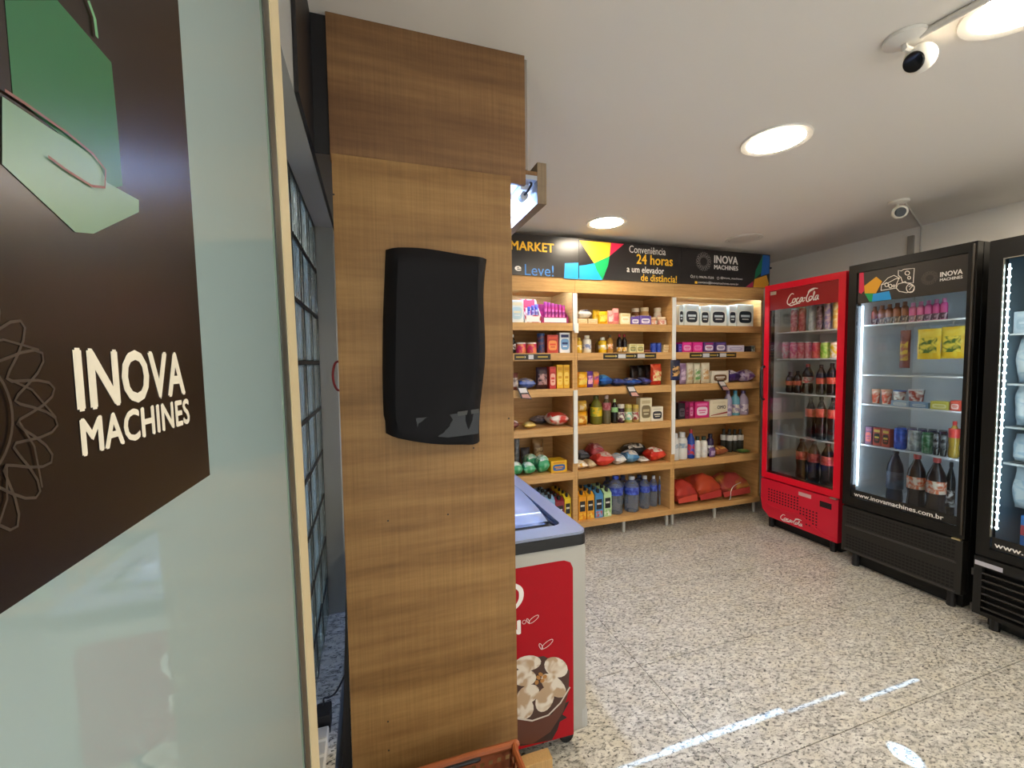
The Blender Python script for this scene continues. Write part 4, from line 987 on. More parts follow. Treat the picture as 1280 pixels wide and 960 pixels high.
for i, (x0, x1, yt, lb) in enumerate(((750.5, 767.5, 470, 'bright blue snack bag lying next to the wafer packs'), (768.5, 784, 474, 'dark blue bag lying second from the wafer packs'), (785, 804, 473.5, 'blue and white bag lying in front of the dark pouches'), (804.8, 816, 472.5, 'violet blue bag lying beside the red pouch'))):
    item(3, 'flat', x0, x1, yt, 'blue_snack_bag', lb, 'packet', ('2068c0', '243a78', '3a66b8', '4a5298')[i], ('5aa0e0', '8a90b0', 'e6e2dc', 'b8bcd8')[i], ('184a98', '3a4a8c', '28489c', '2f3a80')[i], d=0.17, seed=34+i, group='blue bags lying on the shelf')
for i in range(3): item(3, 'bag', 789+9*i, 799+9*i, 457-0.5*i, 'dark_pouch', ('dark pouch standing behind the blue bags, furthest from the red pouch', 'dark pouch standing in the middle behind the blue bags', 'dark reddish pouch standing next to the red pouch')[i], 'pouch', ('1e1a18', '2a2420', '3a1a1e')[i], ('4a3a30', '3a322c', '5a2a2c')[i], '181414', d=0.05, Y=3.36, seed=38+i)
item(3, 'bag', 815.5, 829, 455, 'ketchup_pouch', 'red pouch with cream front standing on the shelf', 'pouch', 'b8241e', 'ecdca0', 'd8502a', d=0.06, seed=42)
item(2, 'bag', 722.5, 736.5, 515, 'flour_bag', 'yellow flour bag at the bottom of the stack by the post', 'packet', 'e0a01c', 'ecd27a', 'd0861a', d=0.08, seed=43)
put('flour_bag', 'golden flour bag resting on the lower yellow flour bag', 'packet', p_bag(0.088, 0.095, 0.08, 'c89a3a', 'e6cfa0', 'd8a832', seed=44), (ony(729.5, 510, 3.155).x, 3.195, TOPZ[2]+0.112), 0.1)
item(2, 'bottle', 742, 756, 494.5, 'oil_bottle', 'green and yellow cooking oil bottle with yellow label', 'bottle', '8a8a34', '5a5a1c', 'e8c21c', clear=0.6, lab=(0.28, 0.60), c4='8a9a3a')
item(2, 'bottle', 736.5, 741.5, 505, 'dark_red_bottle', 'dark reddish bottle half hidden behind the oil bottle', 'bottle', '5a1e14', '3a1410', None, Y=3.28)
item(2, 'bottle', 756, 766, 493, 'vinegar_bottle', 'bottle with reddish upper label and clear lower half', 'bottle', '8a8060', 'd0b8b0', '9a3a44', clear=0.5, lab=(0.48, 0.74), c4='c07a80')
item(2, 'bottle', 766.5, 774.5, 499, 'olive_oil_bottle', 'slim dark bottle with light green band and white label', 'bottle', '161810', 'b8cc8a', '8cc47c', lab=(0.46, 0.66), c4='a8d898')
item(2, 'jar', 774.5, 783, 505.5, 'olive_jar', 'dark purple jar with cream lid', 'jar', '34182a', 'd8cfc0', '5a2440')
item(2, 'jar', 783.5, 792.5, 505.5, 'green_jar', 'jar with yellow-green contents and mint label', 'jar', 'a8a85a', 'c8b45a', '7cb89a')
item(2, 'jar', 792.8, 800.5, 506, 'red_label_jar', 'jar with red label and yellow lid', 'jar', 'b89a5a', 'd0b04a', '9c3a3c')
item(2, 'box', 800, 815, 497.5, 'beige_carton', 'tall beige carton beside the low white round-logo box', 'carton', 'dcd2b0', '7a6a4a', 'c0b088', d=0.06)
item(2, 'box', 814, 829, 508.5, 'white_logo_box', 'low white box with dark round logo', 'carton', 'e4dcc6', '2f2c34', 'd0c8b4', d=0.06, Y=3.145)
bags5 = [(722, 736, 578, 'e0a82a', 'ecdcc0', 'ede6d8', 3.15, 'yellow and white grain bag by the shelf post'), (736.3, 746, 577, 'c8ae84', 'b89a6c', 'd8c4a0', 3.15, 'beige grain bag beside the yellow one'),
         (725, 739, 566, '4a4e58', '8a94a8', '2f323a', 3.34, 'dark grey bag lying at the back'), (740, 758, 557, 'c8505a', 'e0a8a8', '9a2f3a', 3.34, 'pink and red bag lying at the back'),
         (746.3, 770, 568.5, 'c8322a', 'e6d8cc', 'd8483c', 3.16, 'red rice bag with white end'), (770.3, 784, 570, 'd6dadc', '7aa8c8', 'e6e6e2', 3.16, 'white rice bag beside the red one'),
         (784.3, 801, 566, '6a9cc0', 'e6e0d8', '3a74a8', 3.16, 'light blue rice bag'), (784, 811, 557, '1e1f22', 'e8e6e0', '2e3034', 3.34, 'black and white bean bag lying at the back'),
         (801.3, 813, 573, 'e6e2dc', 'd0ccc4', 'f0ece6', 3.16, 'small white bag between blue and red bags'), (813.3, 838, 562, 'c8281e', 'ece6de', 'e04a34', 3.16, 'red and white bag by the far shelf post')]
for i, (x0, x1, yt, c1, c2, c3, Y, lb) in enumerate(bags5):
    item(1, 'flat', x0, x1, yt, 'grain_bag', lb, 'bag', c1, c2, c3, d=0.15 if Y < 3.25 else 0.16, Y=Y, seed=50+i, group='bags of grain lying on the shelf')
for x0, x1, yt, c1, c2, c3, nm, lb in ((723.5, 733, 614.5, 'e89a1c', 'f2c43a', 'e0861c', 'orange_juice_carton', 'orange juice carton in the row right beside the shelf post'), (733.7, 743, 613.5, 'e8a52a', 'e0861c', 'f6d65a', 'golden_juice_carton', 'golden juice carton in the row left of the blue carton'),
                                      (744, 754, 612, '4a8cc0', 'c8563a', '7ab0d8', 'blue_fruit_carton', 'blue juice carton with red fruit print'), (755, 764.5, 610, 'b8d8a0', '8ac068', 'e8f0dc', 'green_fruit_carton', 'pale green juice carton beside the water bottles')):
    item(0, 'milk', x0, x1, yt, nm, lb, 'juice carton', c1, c2, c3, d=0.07, rows=3, group=nm.replace('_', ' ')+'s')
for i, (x0, x1, yt, Y, cap, lb) in enumerate(((766, 783, 596.5, 3.15, '2f52c8', 'large clear water bottle with blue cap standing foremost beside the cartons'), (786.5, 803, 597, 3.15, 'c8d0dc', 'clear water bottle second from the cartons in the front row'), (804, 815.5, 596, 3.19, 'c8d0dc', 'clear water bottle third from the cartons'), (815.5, 824, 595.5, 3.22, 'c8d0dc', 'clear water bottle fourth from the cartons'), (824, 833, 595, 3.24, 'c8d0dc', 'clear water bottle at the end of the row by the far post'),
                                      (757, 769, 598, 3.36, '2a2c34', 'clear water bottle in the back row behind the green cartons'), (776, 789, 596, 3.36, '3a4a78', 'clear water bottle in the back row between the two foremost bottles'), (797, 809, 595, 3.40, '3a4a78', 'clear water bottle in the back row third from the cartons'))):
    item(0, 'bottle', x0, x1, yt, 'water_bottle', lb, 'water bottle', 'd3deee', cap, '2a3ca8', style='water', clear=0.16, lab=(0.50, 0.70), Y=Y, group='water bottles', c4='5a74d0')

# ---- unit beside the red cooler
for i, (x0, x1, yt, lb) in enumerate(((849, 854.5, 381, 'white pack with dark label half hidden by the shelf post'), (855.5, 874, 380.5, 'white pack with dark label second from the post'), (875.5, 887, 382.5, 'narrow white pack with dark label third from the post'), (888, 908.5, 381.5, 'white pack with dark label in the middle of the row'), (911, 920.5, 382, 'narrow white pack with dark label fifth from the post'), (921, 942, 380.5, 'white pack with dark label at the end of the top shelf'))):
    item(5, 'box', x0, x1, yt, 'paper_pack', lb, 'pack', 'dfe8e6', '1f2c38', 'cfe0e8', d=0.11, group='white packs with dark labels')
for i, (x0, x1, c1, c2, c3, lb) in enumerate(((848, 852.5, '4a3a9c', '6a5ac0', '3a2a80', 'blue-violet pack against the shelf post'), (853, 865, 'd8208a', 'f0a8d0', 'e83a9c', 'magenta pack nearest the shelf post'), (866, 878.5, 'd8208a', 'e878b8', 'e83a9c', 'magenta pack beside the purple packs'), (879.5, 893, '5a3a80', 'e2dce8', 'a02a6a', 'purple and white pack beside the magenta packs'), (894, 908, '4a3a78', 'e2dce8', '6a5a98', 'purple and white pack beside the lilac box'))):
    item(4, 'box', x0, x1, 427.5 if i else 430, 'hygiene_pack', lb, 'pack', c1, c2, c3, d=0.09)
item(4, 'box', 909, 930.5, 431.5, 'lilac_box', 'low pale lilac box on the second shelf', 'box', 'd4cfe2', 'b8b0d0', 'e6e2ee', d=0.08)
item(4, 'box', 931, 939, 432.5, 'black_case', 'small black case beside the lilac box', 'case', '19181c', '3a3a3e', '2a2a2e', d=0.06)
item(4, 'tin', 939.5, 946, 432, 'grey_tin', 'small grey tin at the end of the second shelf', 'tin', '5a6a5a', 'c8ccc8', '8a8e8a')
item(3, 'bag', 851.5, 859.5, 454, 'lilac_pack', 'tall lilac pack beside the hanging snack bag', 'pack', 'a890b0', 'd0b8cc', '8a6a90', d=0.05, seed=60)
for i, (x0, x1, yt, lb) in enumerate(((860, 868.5, 453.5, 'beige pouch with brown print beside the lilac pack'), (869, 877.5, 454, 'beige pouch with green print'), (878.5, 889, 453.5, 'light beige pouch beside the white box'))):
    item(3, 'bag', x0, x1, yt, 'beige_pouch', lb, 'pouch', ('c8bfa0', 'c0c2a0', 'd8cdb0')[i], ('b89a70', '6a9a58', 'c89a60')[i], 'e0d8c0', d=0.05, seed=61+i)
item(3, 'box', 889.5, 911, 463.5, 'sponge_box', 'white box with brown oval print', 'box', 'dcd4c0', '6a4a2a', 'e8e0d0', d=0.06)
for i in range(2): item(3, 'flat', (911.5, 929)[i], (928, 946.5)[i], (464, 463)[i], 'purple_bag', ('purple and white bag lying beside the white box', 'white and violet bag lying at the shelf end')[i], 'bag', ('4a3478', 'cfc0d8')[i], 'e6dfe8', ('2a1f40', '7a52a8')[i], d=0.14, seed=65+i)
for i in range(3): item(2, 'box', 848+3*i, 857+3.5*i, 504, 'dark_carton', ('dark carton against the post', 'dark carton second from the post', 'dark carton beside the magenta boxes')[i], 'carton', ('1c1a20', '241a22', '3a1424')[i], '5a5058', '2a2228', d=0.10, Y=3.16+0.11*i) if i == 0 else None
for i in range(4): item(2, 'box', 856.5+5.2*i if i < 3 else 868.5, 861.5+5.2*i if i < 3 else 886.5, 502.5, 'magenta_box', ('magenta washing box edge-on nearest the post', 'magenta washing box edge-on second from the post', '', 'magenta washing box facing forward with white print')[i], 'carton', ('7a1444', 'a81a58', 'a81a58', 'd02a78')[i], ('5a1034', 'd88ab0', 'd88ab0', 'ecd6e0')[i], ('8a1a50', 'c8307a', 'c8307a', 'e87ab0')[i], d=0.09) if i != 2 else None
item(2, 'box', 887, 909.5, 499.5, 'detergent_box', 'white detergent box with dark lettering and red stripe', 'carton', 'e4dcc0', 'e0d8bc', 'dcd2b4', d=0.08)
p = ony(900, 500, 3.155)
for ob in list(bpy.data.objects):
    if ob.name.startswith('detergent_box'):
        w_ = ony(909.5, 532, 3.155).x-ony(887, 532, 3.155).x
        FO = frame((0, -0.0420, 0), (1, 0, 0), (0, 0, 1))
        obj('lettering', text('OMO', FO, -w_*0.10, w_*0.38, 0.072, 0.105, 0.02), mat('2a2430', 0.4), ob, local=True)
        obj('stripe_print', poly(FO, [(-w_*0.45, 0.012), (w_*0.47, 0.030), (w_*0.47, 0.045), (-w_*0.45, 0.018)]), mat('9c3034', 0.4), ob, local=True)
for i, (x0, x1, c1, c2, c3, lb) in enumerate(((909.5, 917.5, 'a8a0b8', '6a5a80', 'c8b8c8', 'lilac capped softener bottle beside the white detergent box'), (918.5, 927.5, '6aa8b8', '3a88a8', 'd0c8b8', 'teal softener bottle between two lilac bottles'), (928.5, 938.5, 'b8a8c0', '6a5a88', 'dcd0d8', 'violet softener bottle at the end of the shelf'))):
    item(2, 'bottle', x0, x1, 488.5, 'softener_bottle', lb, 'bottle', c1, c2, c3, style='slim', lab=(0.10, 0.45), Y=3.15+0.004*i, c4='8a7a98')
for i, (x0, x1, yt, c1, c2, c3, st, lb) in enumerate(((843.5, 850.5, 542, 'dcdcd8', 'd0d4d8', '8aa0b4', 'squat', 'white cleaner bottle half hidden by the post'), (851, 862.5, 541, 'e0dfda', 'd4d6d8', '8ea4b8', 'squat', 'white cleaner bottle with grey-blue band'),
                                      (862.5, 870.5, 537.5, '2244a0', 'b8323a', '3a5ac0', 'slim', 'blue bottle with red cap'), (871, 878, 546, 'e2e0d8', '2a3a2a', 'e8e6de', 'squat', 'white bottle with dark cap beside the blue bottle'), (878.8, 886.5, 546, 'e2e0d8', '2a3a2a', 'e8e6de', 'squat', 'white bottle with dark cap beside the dark purple bottle'),
                                      (887, 894, 543, '2a1c44', '1c142a', '4a3470', 'squat', 'dark purple bottle behind the brown bag'))):
    item(1, 'bottle', x0, x1, yt, 'cleaner_bottle', lb, 'bottle', c1, c2, c3, style=st, lab=(0.42, 0.60) if i < 2 else (0.12, 0.5), c4='d8d8d4' if i != 2 else 'c83a3a')
item(1, 'bag', 888, 895, 560, 'purple_sachet', 'small purple packet in front of the dark purple bottle', 'packet', '6a4a80', 'b8a0c0', '4a2f60', d=0.03, Y=3.135, seed=70)
item(1, 'flat', 894.5, 911, 559, 'brown_bag', 'brown and golden bag between the bottles', 'bag', '9a5a3a', 'd8a85a', '7a3f2c', d=0.09, seed=71)
for i, (x0, x1, Y, lb) in enumerate(((904, 910.5, 3.30, 'clear bottle with white label, first behind the brown bag'), (911, 917.5, 3.24, 'clear bottle with white label, second behind the brown bag'), (917.8, 923.3, 3.24, 'clear bottle with white label, third behind the brown bag'), (924.5, 931, 3.24, 'clear bottle with white label nearest the shelf end'))):
    item(1, 'bottle', x0, x1, 537, 'clear_bottle', lb, 'bottle', '5a5a52', '1c1c1c', 'd8d4cc', clear=0.4, Y=Y, lab=(0.50, 0.74), group='clear bottles')
item(1, 'flat', 927, 939, 563, 'green_packet', 'green packet lying at the end of the shelf', 'packet', '4a7a3a', '8aa85a', '3a5a2c', d=0.09, seed=72)
# charcoal sacks on the lowest shelf
def p_sack(w, h, d, c1, c2, c3, seed=1, **k):
    w, h, d = q(w, h, d)
    def full():
        bm = lay(pillow(w, d, h, 12, seed, 0.06), w, d, h, 0.0)
        for v in bm.verts: v.co.z += 0.006*math.sin(v.co.x*60+seed)*math.sin(v.co.y*50)*(v.co.z > h*0.3)
        return bm
    def fold():
        bm = B(); prism(bm, [(-w*0.46, -d*0.49, h*0.34), (w*0.46, -d*0.49, h*0.46), (w*0.45, -d*0.53, h*0.18), (-w*0.44, -d*0.53, h*0.14)], (0, 0.004, 0.0)); return bm
    return [('sack', cached(('sack', w, h, d, seed), full, True), printed(c1, c3, 4, 0.5)), ('folded_mouth', cached(('fold', w, h, d, seed), fold), mat(c2, 0.5))]
KIND['sack'] = p_sack
for i, (x0, x1, yt, c1, c2, c3, lb) in enumerate(((846, 873, 604, 'b8382a', 'c84a38', 'a03028', 'red charcoal sack nearest the shelf post'), (873, 903, 598, 'c04a28', 'b83a34', 'a83c2c', 'orange-red charcoal sack in the middle of the lowest shelf'), (902, 939, 596, '9c3a34', 'b04038', 'b8863a', 'red and gold charcoal sack with white string'))):
    item(0, 'sack', x0, x1, yt, 'charcoal_sack', lb, 'sack', c1, c2, c3, d=0.24, Y=3.15, seed=80+i, group='charcoal sacks')
bm = B(); a_ = ony(921, 614, 3.13); tube(bm, spline([ony(926, 603, 3.16), ony(918, 607, 3.14), ony(914, 613, 3.13), (ony(913, 620, 3.13).x, 3.13, TOPZ[0]+0.02), (ony(911, 624, 3.13).x, 3.13, TOPZ[0]+0.004)], 5), 0.003, 6)
st_ = obj('string', bm, mat('dcd6cc', 0.6), [o for o in bpy.data.objects if o.name.startswith('charcoal_sack')][2], smooth=True)
# hanging snack bag on the white channel
p = ony(844, 463, SY-0.03)
put('hanging_snack_bag', 'navy snack bag with cookie pictures hanging on the white channel', 'packet', p_bag(0.098, 0.175, 0.028, '28305a', 'd8a868', '1c1c2a', seed=90), (p.x, SY-0.030, p.z-0.085))

# ================================================================== COOLERS
def cooler(name, label, X, Yl, Yr, ztop, zdoor, zb, gl, frame_m, body_m, liner_m, depth, shelves, loc_front_handle=None, group='glass door coolers'):
    """local frame: x along the front (left to right), y into the cabinet, z up; placed facing the room"""
    W = Yl-Yr; t = thing(name, label, 'cooler', (X, (Yl+Yr)/2, 0), -math.pi/2, group)
    h = W/2; gx0, gx1, gz0, gz1 = gl
    def P(nm, pairs, m, par=t, bev=0.0, smooth=False): return obj(nm, bx(*pairs, bev=bev), m, par, local=True, smooth=smooth)
    yb = 0.058
    P('cabinet', (((-h, yb, zdoor), (-h+0.03, depth, ztop)), ((h-0.03, yb, zdoor), (h, depth, ztop)), ((-h+0.03, depth-0.03, zdoor), (h-0.03, depth, ztop)),
                  ((-h+0.03, yb, ztop-0.05), (h-0.03, depth-0.03, ztop)), ((-h, yb, zb+0.02), (h, depth, zdoor))), body_m)
    P('liner', (((-h+0.0305, yb+0.004, zdoor+0.03), (-h+0.05, depth-0.05, ztop-0.052)), ((h-0.05, yb+0.004, zdoor+0.03), (h-0.0305, depth-0.05, ztop-0.052)),
                ((-h+0.0305, depth-0.05, zdoor+0.03), (h-0.0305, depth-0.0305, ztop-0.052)), ((-h+0.0305, yb+0.004, zdoor+0.0005), (h-0.0305, depth-0.05, zdoor+0.03)),
                ((-h+0.05, yb+0.004, ztop-0.066), (h-0.05, depth-0.05, ztop-0.052))), liner_m)
    df = P('door_frame', (((-h, 0, zdoor), (gx0, 0.05, ztop)), ((gx1, 0, zdoor), (h, 0.05, ztop)), ((gx0, 0, gz1), (gx1, 0.05, ztop)), ((gx0, 0, zdoor), (gx1, 0.05, gz0))), frame_m)
    obj('glass_pane', bx(((gx0+0.0005, 0.012, gz0+0.0005), (gx1-0.0005, 0.016, gz1-0.0005))), glass('pane', (0.93, 0.95, 0.95), 0.9), df, local=True)
    for z in shelves:
        s = P('shelf', (((-h+0.055, 0.085, z-0.010), (h-0.055, 0.097, z)), ((-h+0.055, depth-0.075, z-0.008), (h-0.055, depth-0.065, z))), mat('d8dad8', 0.3))
        bm = B(); nb = 22
        for i in range(nb+1):
            x_ = -h+0.058+(2*h-0.116)*i/nb; box(bm, (x_-0.0016, 0.0972, z-0.006), (x_+0.0016, depth-0.0752, z-0.002))
        obj('shelf_wires', bm, mat('d8dad8', 0.3), s, local=True, kind='stuff')
    for sx in (-1, 1):
        for sy_ in (0.05, depth-0.08):
            bm = B(); lathe(bm, [(0.022, 0), (0.022, zb+0.021)], 10, (sx*(h-0.07), sy_, 0)); obj('foot', bm, BLACK, t, local=True)
    P('plinth', (((-h+0.03, 0.075, 0.004), (h-0.03, depth-0.12, zb+0.0195)),), mat('0b0b0b', 0.6))
    ZONES[t.name] = (list(shelves)+[ztop-0.07], Yl, Yr)
    return t, P, df, h
ZONES = {}
def stock(fr, X, px0, px1, yt, zs_, kind, name, label, cat, c1, c2, c3, d=None, group=None, **kw):
    """stock one item in a cooler: its front sits at depth X, measured from the photo"""
    a = onx(px0, 480, X).y; b_ = onx(px1, 480, X).y; pm = (px0+px1)/2
    # at the item's own height (the row changes with roll only a little)
    zt = onx(pm, yt, X).z; a = onx(px0, yt+12, X).y; b_ = onx(px1, yt+12, X).y
    sh, yl, yr = ZONES[fr.name]
    top_ = min([z for z in sh if z > zs_+0.01])-0.014
    a, b_ = min(a, yl-0.055), max(b_, yr+0.055)
    w, h_ = (a-b_), max(0.02, min(zt, top_)-zs_)
    if d is None: d = w if kind in ('can', 'tin', 'bottle', 'jar', 'cup') else 0.05
    put(name, label, cat, KIND[kind](w*0.97, h_, d, c1, c2, c3, **kw), (X+d/2, (a+b_)/2, zs_+0.0008), -math.pi/2, group)

LEDC = emit((0.66, 0.82, 1.0), 6.0)
# ---- red cooler
RED = mat('e8132f', 0.3, 0, 0.4, 0.1); REDB = mat('d81c38', 0.35)
RX, RL, RR = 3.30, 2.897, 2.222; RC = (RL+RR)/2
rc, P, df, h = cooler('red_cooler', 'red soda cooler with glass door beside the shelves', RX, RL, RR, 2.122, 0.436, 0.095, (RC-2.857, RC-2.274, 0.486, 2.072), RED, mat('5a1018', 0.4), mat('d2d4cf', 0.5), 0.66, [1.713, 1.487, 1.195, 0.833])
gx0, gx1 = RC-2.857, RC-2.274
obj('inner_gasket', bx(((gx0, 0.0165, 0.486), (gx0+0.022, 0.048, 2.072)), ((gx0+0.022, 0.0165, 0.486), (gx1, 0.048, 0.498))), mat('1a1a1c', 0.4), df, local=True)
hd = obj('header_panel', bx(((gx0+0.002, 0.0095, 1.905), (gx1-0.002, 0.0115, 2.070))), mat('96101c', 0.3), df, local=True)
FR = frame((0, 0.0088, 0), (1, 0, 0), (0, 0, 1))
obj('script_lettering', script_logo(FR, RC-2.69, RC-2.425, 1.925, 2.035, 0.0068), mat('efeae4', 0.4), hd, local=True)
obj('small_label', bx(((gx0+0.006, 0.0088, 2.036), (gx0+0.062, 0.0094, 2.064))), mat('b9b2a0', 0.4), hd, local=True)
hn = B(); tube(hn, spline([(-h+0.012, -0.001, 1.42), (-h+0.008, -0.03, 1.40), (-h+0.006, -0.036, 1.28), (-h+0.008, -0.03, 1.15), (-h+0.012, -0.001, 1.13)], 5), 0.009, 8)
obj('handle', hn, mat('141315', 0.4), df, local=True, smooth=True)
# moulded skirt with wave and vent holes
sk = B(); prism(sk, [(-h+0.004, -0.006, 0.425), (h-0.004, -0.006, 0.425), (h-0.004, -0.006, 0.095), (h-0.05, -0.006, 0.095), (-h+0.09, -0.006, 0.100), (-h+0.02, -0.006, 0.155), (-h+0.004, -0.006, 0.24)], (0, 0.060, 0))
skirt = obj('skirt', sk, REDB, rc, local=True)
wv_ = B(); pts = spline([(-h+0.05, 0.215, 0), (-h+0.12, 0.205, 0), (-h+0.25, 0.200, 0), (-h+0.33, 0.215, 0), (-h+0.42, 0.20, 0), (-h+0.50, 0.16, 0), (-h+0.58, 0.125, 0), (h-0.03, 0.125, 0)], 5)
for i in range(len(pts)-1):
    a_, b2 = pts[i], pts[i+1]; prism(wv_, [(a_.x, -0.014, a_.y), (b2.x, -0.014, b2.y), (b2.x, -0.014, b2.y-0.02), (a_.x, -0.014, a_.y-0.02)], (0, 0.0078, 0))
obj('wave_moulding', wv_, REDB, skirt, local=True)
vh = B(); 
for i in range(19):
    for j in range(6):
        x_ = -h+0.085+i*0.0265; z_ = 0.345-j*0.024
        if z_ < 0.24 and i < 11: continue
        if i >= 11 and z_ > 0.29: continue
        if i >= 17: continue
        box(vh, (x_-0.0065, -0.0068, z_-0.006), (x_+0.0065, -0.0061, z_+0.006))
for i in range(5):
    for j in range(3):
        x_ = -h+0.085+(12+i)*0.0265; z_ = 0.345-(6+j)*0.024
        if i > 0: box(vh, (x_-0.0065, -0.0068, z_-0.006), (x_+0.0065, -0.0061, z_+0.006))
obj('vent_holes', vh, mat('3a0810', 0.6), skirt, local=True, kind='stuff')
FR2 = frame((0, -0.0066, 0), (1, 0, 0), (0, 0, 1))
obj('script_lettering', script_logo(FR2, RC-2.695, RC-2.50, 0.112, 0.172, 0.0052), mat('f2eeea', 0.4), skirt, local=True)
obj('badge', bx(((0.02, -0.0072, 0.372), (0.125, -0.0062, 0.402))), mat('d8a8a8', 0.4), skirt, local=True)
obj('control_display', bx(((0.195, -0.0072, 0.335), (0.285, -0.0062, 0.380))), mat('241018', 0.2), skirt, local=True)
obj('hinge', bx(((h-0.06, -0.02, 0.4255), (h-0.012, -0.0005, 0.4345))), mat('b9b4ac', 0.3, 0.8), rc, local=True)
SX = RX+0.10
def rs(*a, **k): stock(rc, *a, **k)
for i, (x0, x1, yt, c1, c2, c3, lb) in enumerate(((986, 994, 386, 'b84a5a', 'd88a90', 'b8b8b8', 'tall reddish can on the top cooler shelf'), (996, 1004, 384, 'b03a48', 'c86a70', 'b8b8b8', 'tall red can second on the top cooler shelf'), (1009, 1016, 382, 'd8d8d4', 'b8bcc0', 'c8c8c8', 'tall white can on the top cooler shelf'),
                                      (1018, 1026, 381, '6a4a50', 'a88a8a', 'b8b8b8', 'tall dark can on the top cooler shelf'), (1028, 1036, 379, '8a7a9c', 'c8b0a0', 'd8b880', 'tall lilac can on the top cooler shelf'), (1039, 1047, 376, 'd0a040', 'e0c890', 'd8b880', 'tall golden can at the end of the top cooler shelf'))):
    rs(SX, x0, x1, yt, 1.713, 'can', 'tall_can', lb, 'can', c1, c2, c3, group='tall cans in the red cooler')
for i, (x0, c1, c2, lb) in enumerate(((975, 'c8c0c8', 'd88aa0', 'white and pink can first on the can shelf'), (984.5, 'd05a80', 'e8a0b0', 'pink can second on the can shelf'), (993.5, 'c84a68', 'd88a98', 'rose can third on the can shelf'), (1002.5, 'b84058', 'c87080', 'dark rose can fourth on the can shelf'), (1012, 'c83a40', 'd85a5a', 'red can in the middle of the can shelf'), (1022.5, '8ac03a', 'c8e070', 'lime green can on the can shelf'), (1034.5, 'e0b81c', 'e8e4d8', 'yellow can at the end of the can shelf'))):
    rs(SX, x0, x0+8.6+0.4*i, 427.5, 1.487, 'can', 'soda_can', lb, 'can', c1, c2, 'c8c8c8', group='soda cans in the red cooler')
COLA = '1c0e0c'
for i, (x0, x1, yt, X_, lb) in enumerate(((979.5, 988.5, 465, SX, 'small cola bottle first on the middle shelf'), (989, 998, 464, SX, 'small cola bottle second on the middle shelf'), (999.5, 1011.5, 455, SX+0.02, 'dark cola bottle with pale label third on the middle shelf'), (1017, 1028, 456, SX, 'cola bottle fourth on the middle shelf'), (1030, 1042, 454, SX, 'cola bottle at the end of the middle shelf'))):
    rs(X_, x0, x1, yt, 1.195, 'bottle', 'cola_bottle', lb, 'bottle', COLA, '2a1412' if i != 2 else '9c2a2a', 'c8503a' if i != 2 else 'c8c4c0', style='soda', lab=(0.36, 0.56), c4='b83a30', group='cola bottles on the middle shelf')
for i, (x0, x1, yt) in enumerate(((1003.5, 1015, 497), (1016.5, 1028.5, 496), (1031, 1043.5, 495))):
    rs(SX, x0, x1, yt, 0.833, 'bottle', 'cola_bottle', ('large cola bottle leftmost on the fourth shelf', 'large cola bottle in the middle of the fourth shelf', 'large cola bottle by the hinge on the fourth shelf')[i], 'bottle', COLA, '241210', 'b83428', style='soda', lab=(0.52, 0.72), c4='d0584a', group='large cola bottles on the fourth shelf')
for i, (x0, x1, yt) in enumerate(((991.5, 1004, 547), (1006, 1019.5, 549), (1021.5, 1037.5, 552))):
    rs(SX, x0, x1, yt, 0.4665, 'bottle', 'cola_bottle', ('large cola bottle leftmost on the cooler floor', 'large cola bottle in the middle of the cooler floor', 'large cola bottle by the hinge on the cooler floor')[i], 'bottle', COLA, '241210', 'a82c28', style='soda', lab=(0.48, 0.68), c4='d0685a', group='large cola bottles on the cooler floor')
obj('led_strip', bx(((RC-2.274+0.004, 0.052, 0.55), (RC-2.274+0.014, 0.058, 1.89))), emit((0.95, 0.96, 1.0), 6.0), rc, local=True)

# ---- black cooler with the cheese header
AX, AL, AR = 3.22, 2.150, 1.476; AC = (AL+AR)/2
BLK = mat('12110f', 0.35, 0, 0.35); BLK2 = mat('0e0e0e', 0.45, 0, 0.3)
ag = (AC-2.098, AC-1.515, 0.500, 2.076)
ac, P, df, h = cooler('black_cooler', 'black glass door cooler with cheese drawing on its header', AX, AL, AR, 2.133, 0.436, 0.095, ag, BLK, BLK2, mat('dfe4e6', 0.5), 0.68, [1.718, 1.372, 1.165, 0.877])
hd = obj('header_panel', bx(((ag[0]+0.002, 0.0095, 1.864), (ag[1]-0.002, 0.0115, 2.075))), mat('2c2721', 0.35), df, local=True)
FA = frame((0, 0.0088, 0), (1, 0, 0), (0, 0, 1)); FA2 = frame((0, 0.0084, 0), (1, 0, 0), (0, 0, 1))
def AU(px, py): p = onx(px, py, AX+0.0088); return (AC-p.y, p.z)
def c5(x, y): return AU(1060+x/6.0, 310+y/6.0)
def apoly(pts, m, F=FA): obj('facet_print', poly(F, [c5(*p) for p in pts]), m, hd, local=True)
apoly([(85, 185), (118, 182), (122, 320), (100, 345), (82, 335)], PNK); apoly([(122, 285), (212, 215), (256, 250), (210, 340), (125, 340)], mat('e8a51c', 0.4), FA2)
apoly([(125, 340), (200, 342), (182, 400), (160, 402)], GRN); apoly([(188, 345), (310, 322), (326, 385), (180, 402)], BLU, FA2)
ic = B(); w_ = 0.0045
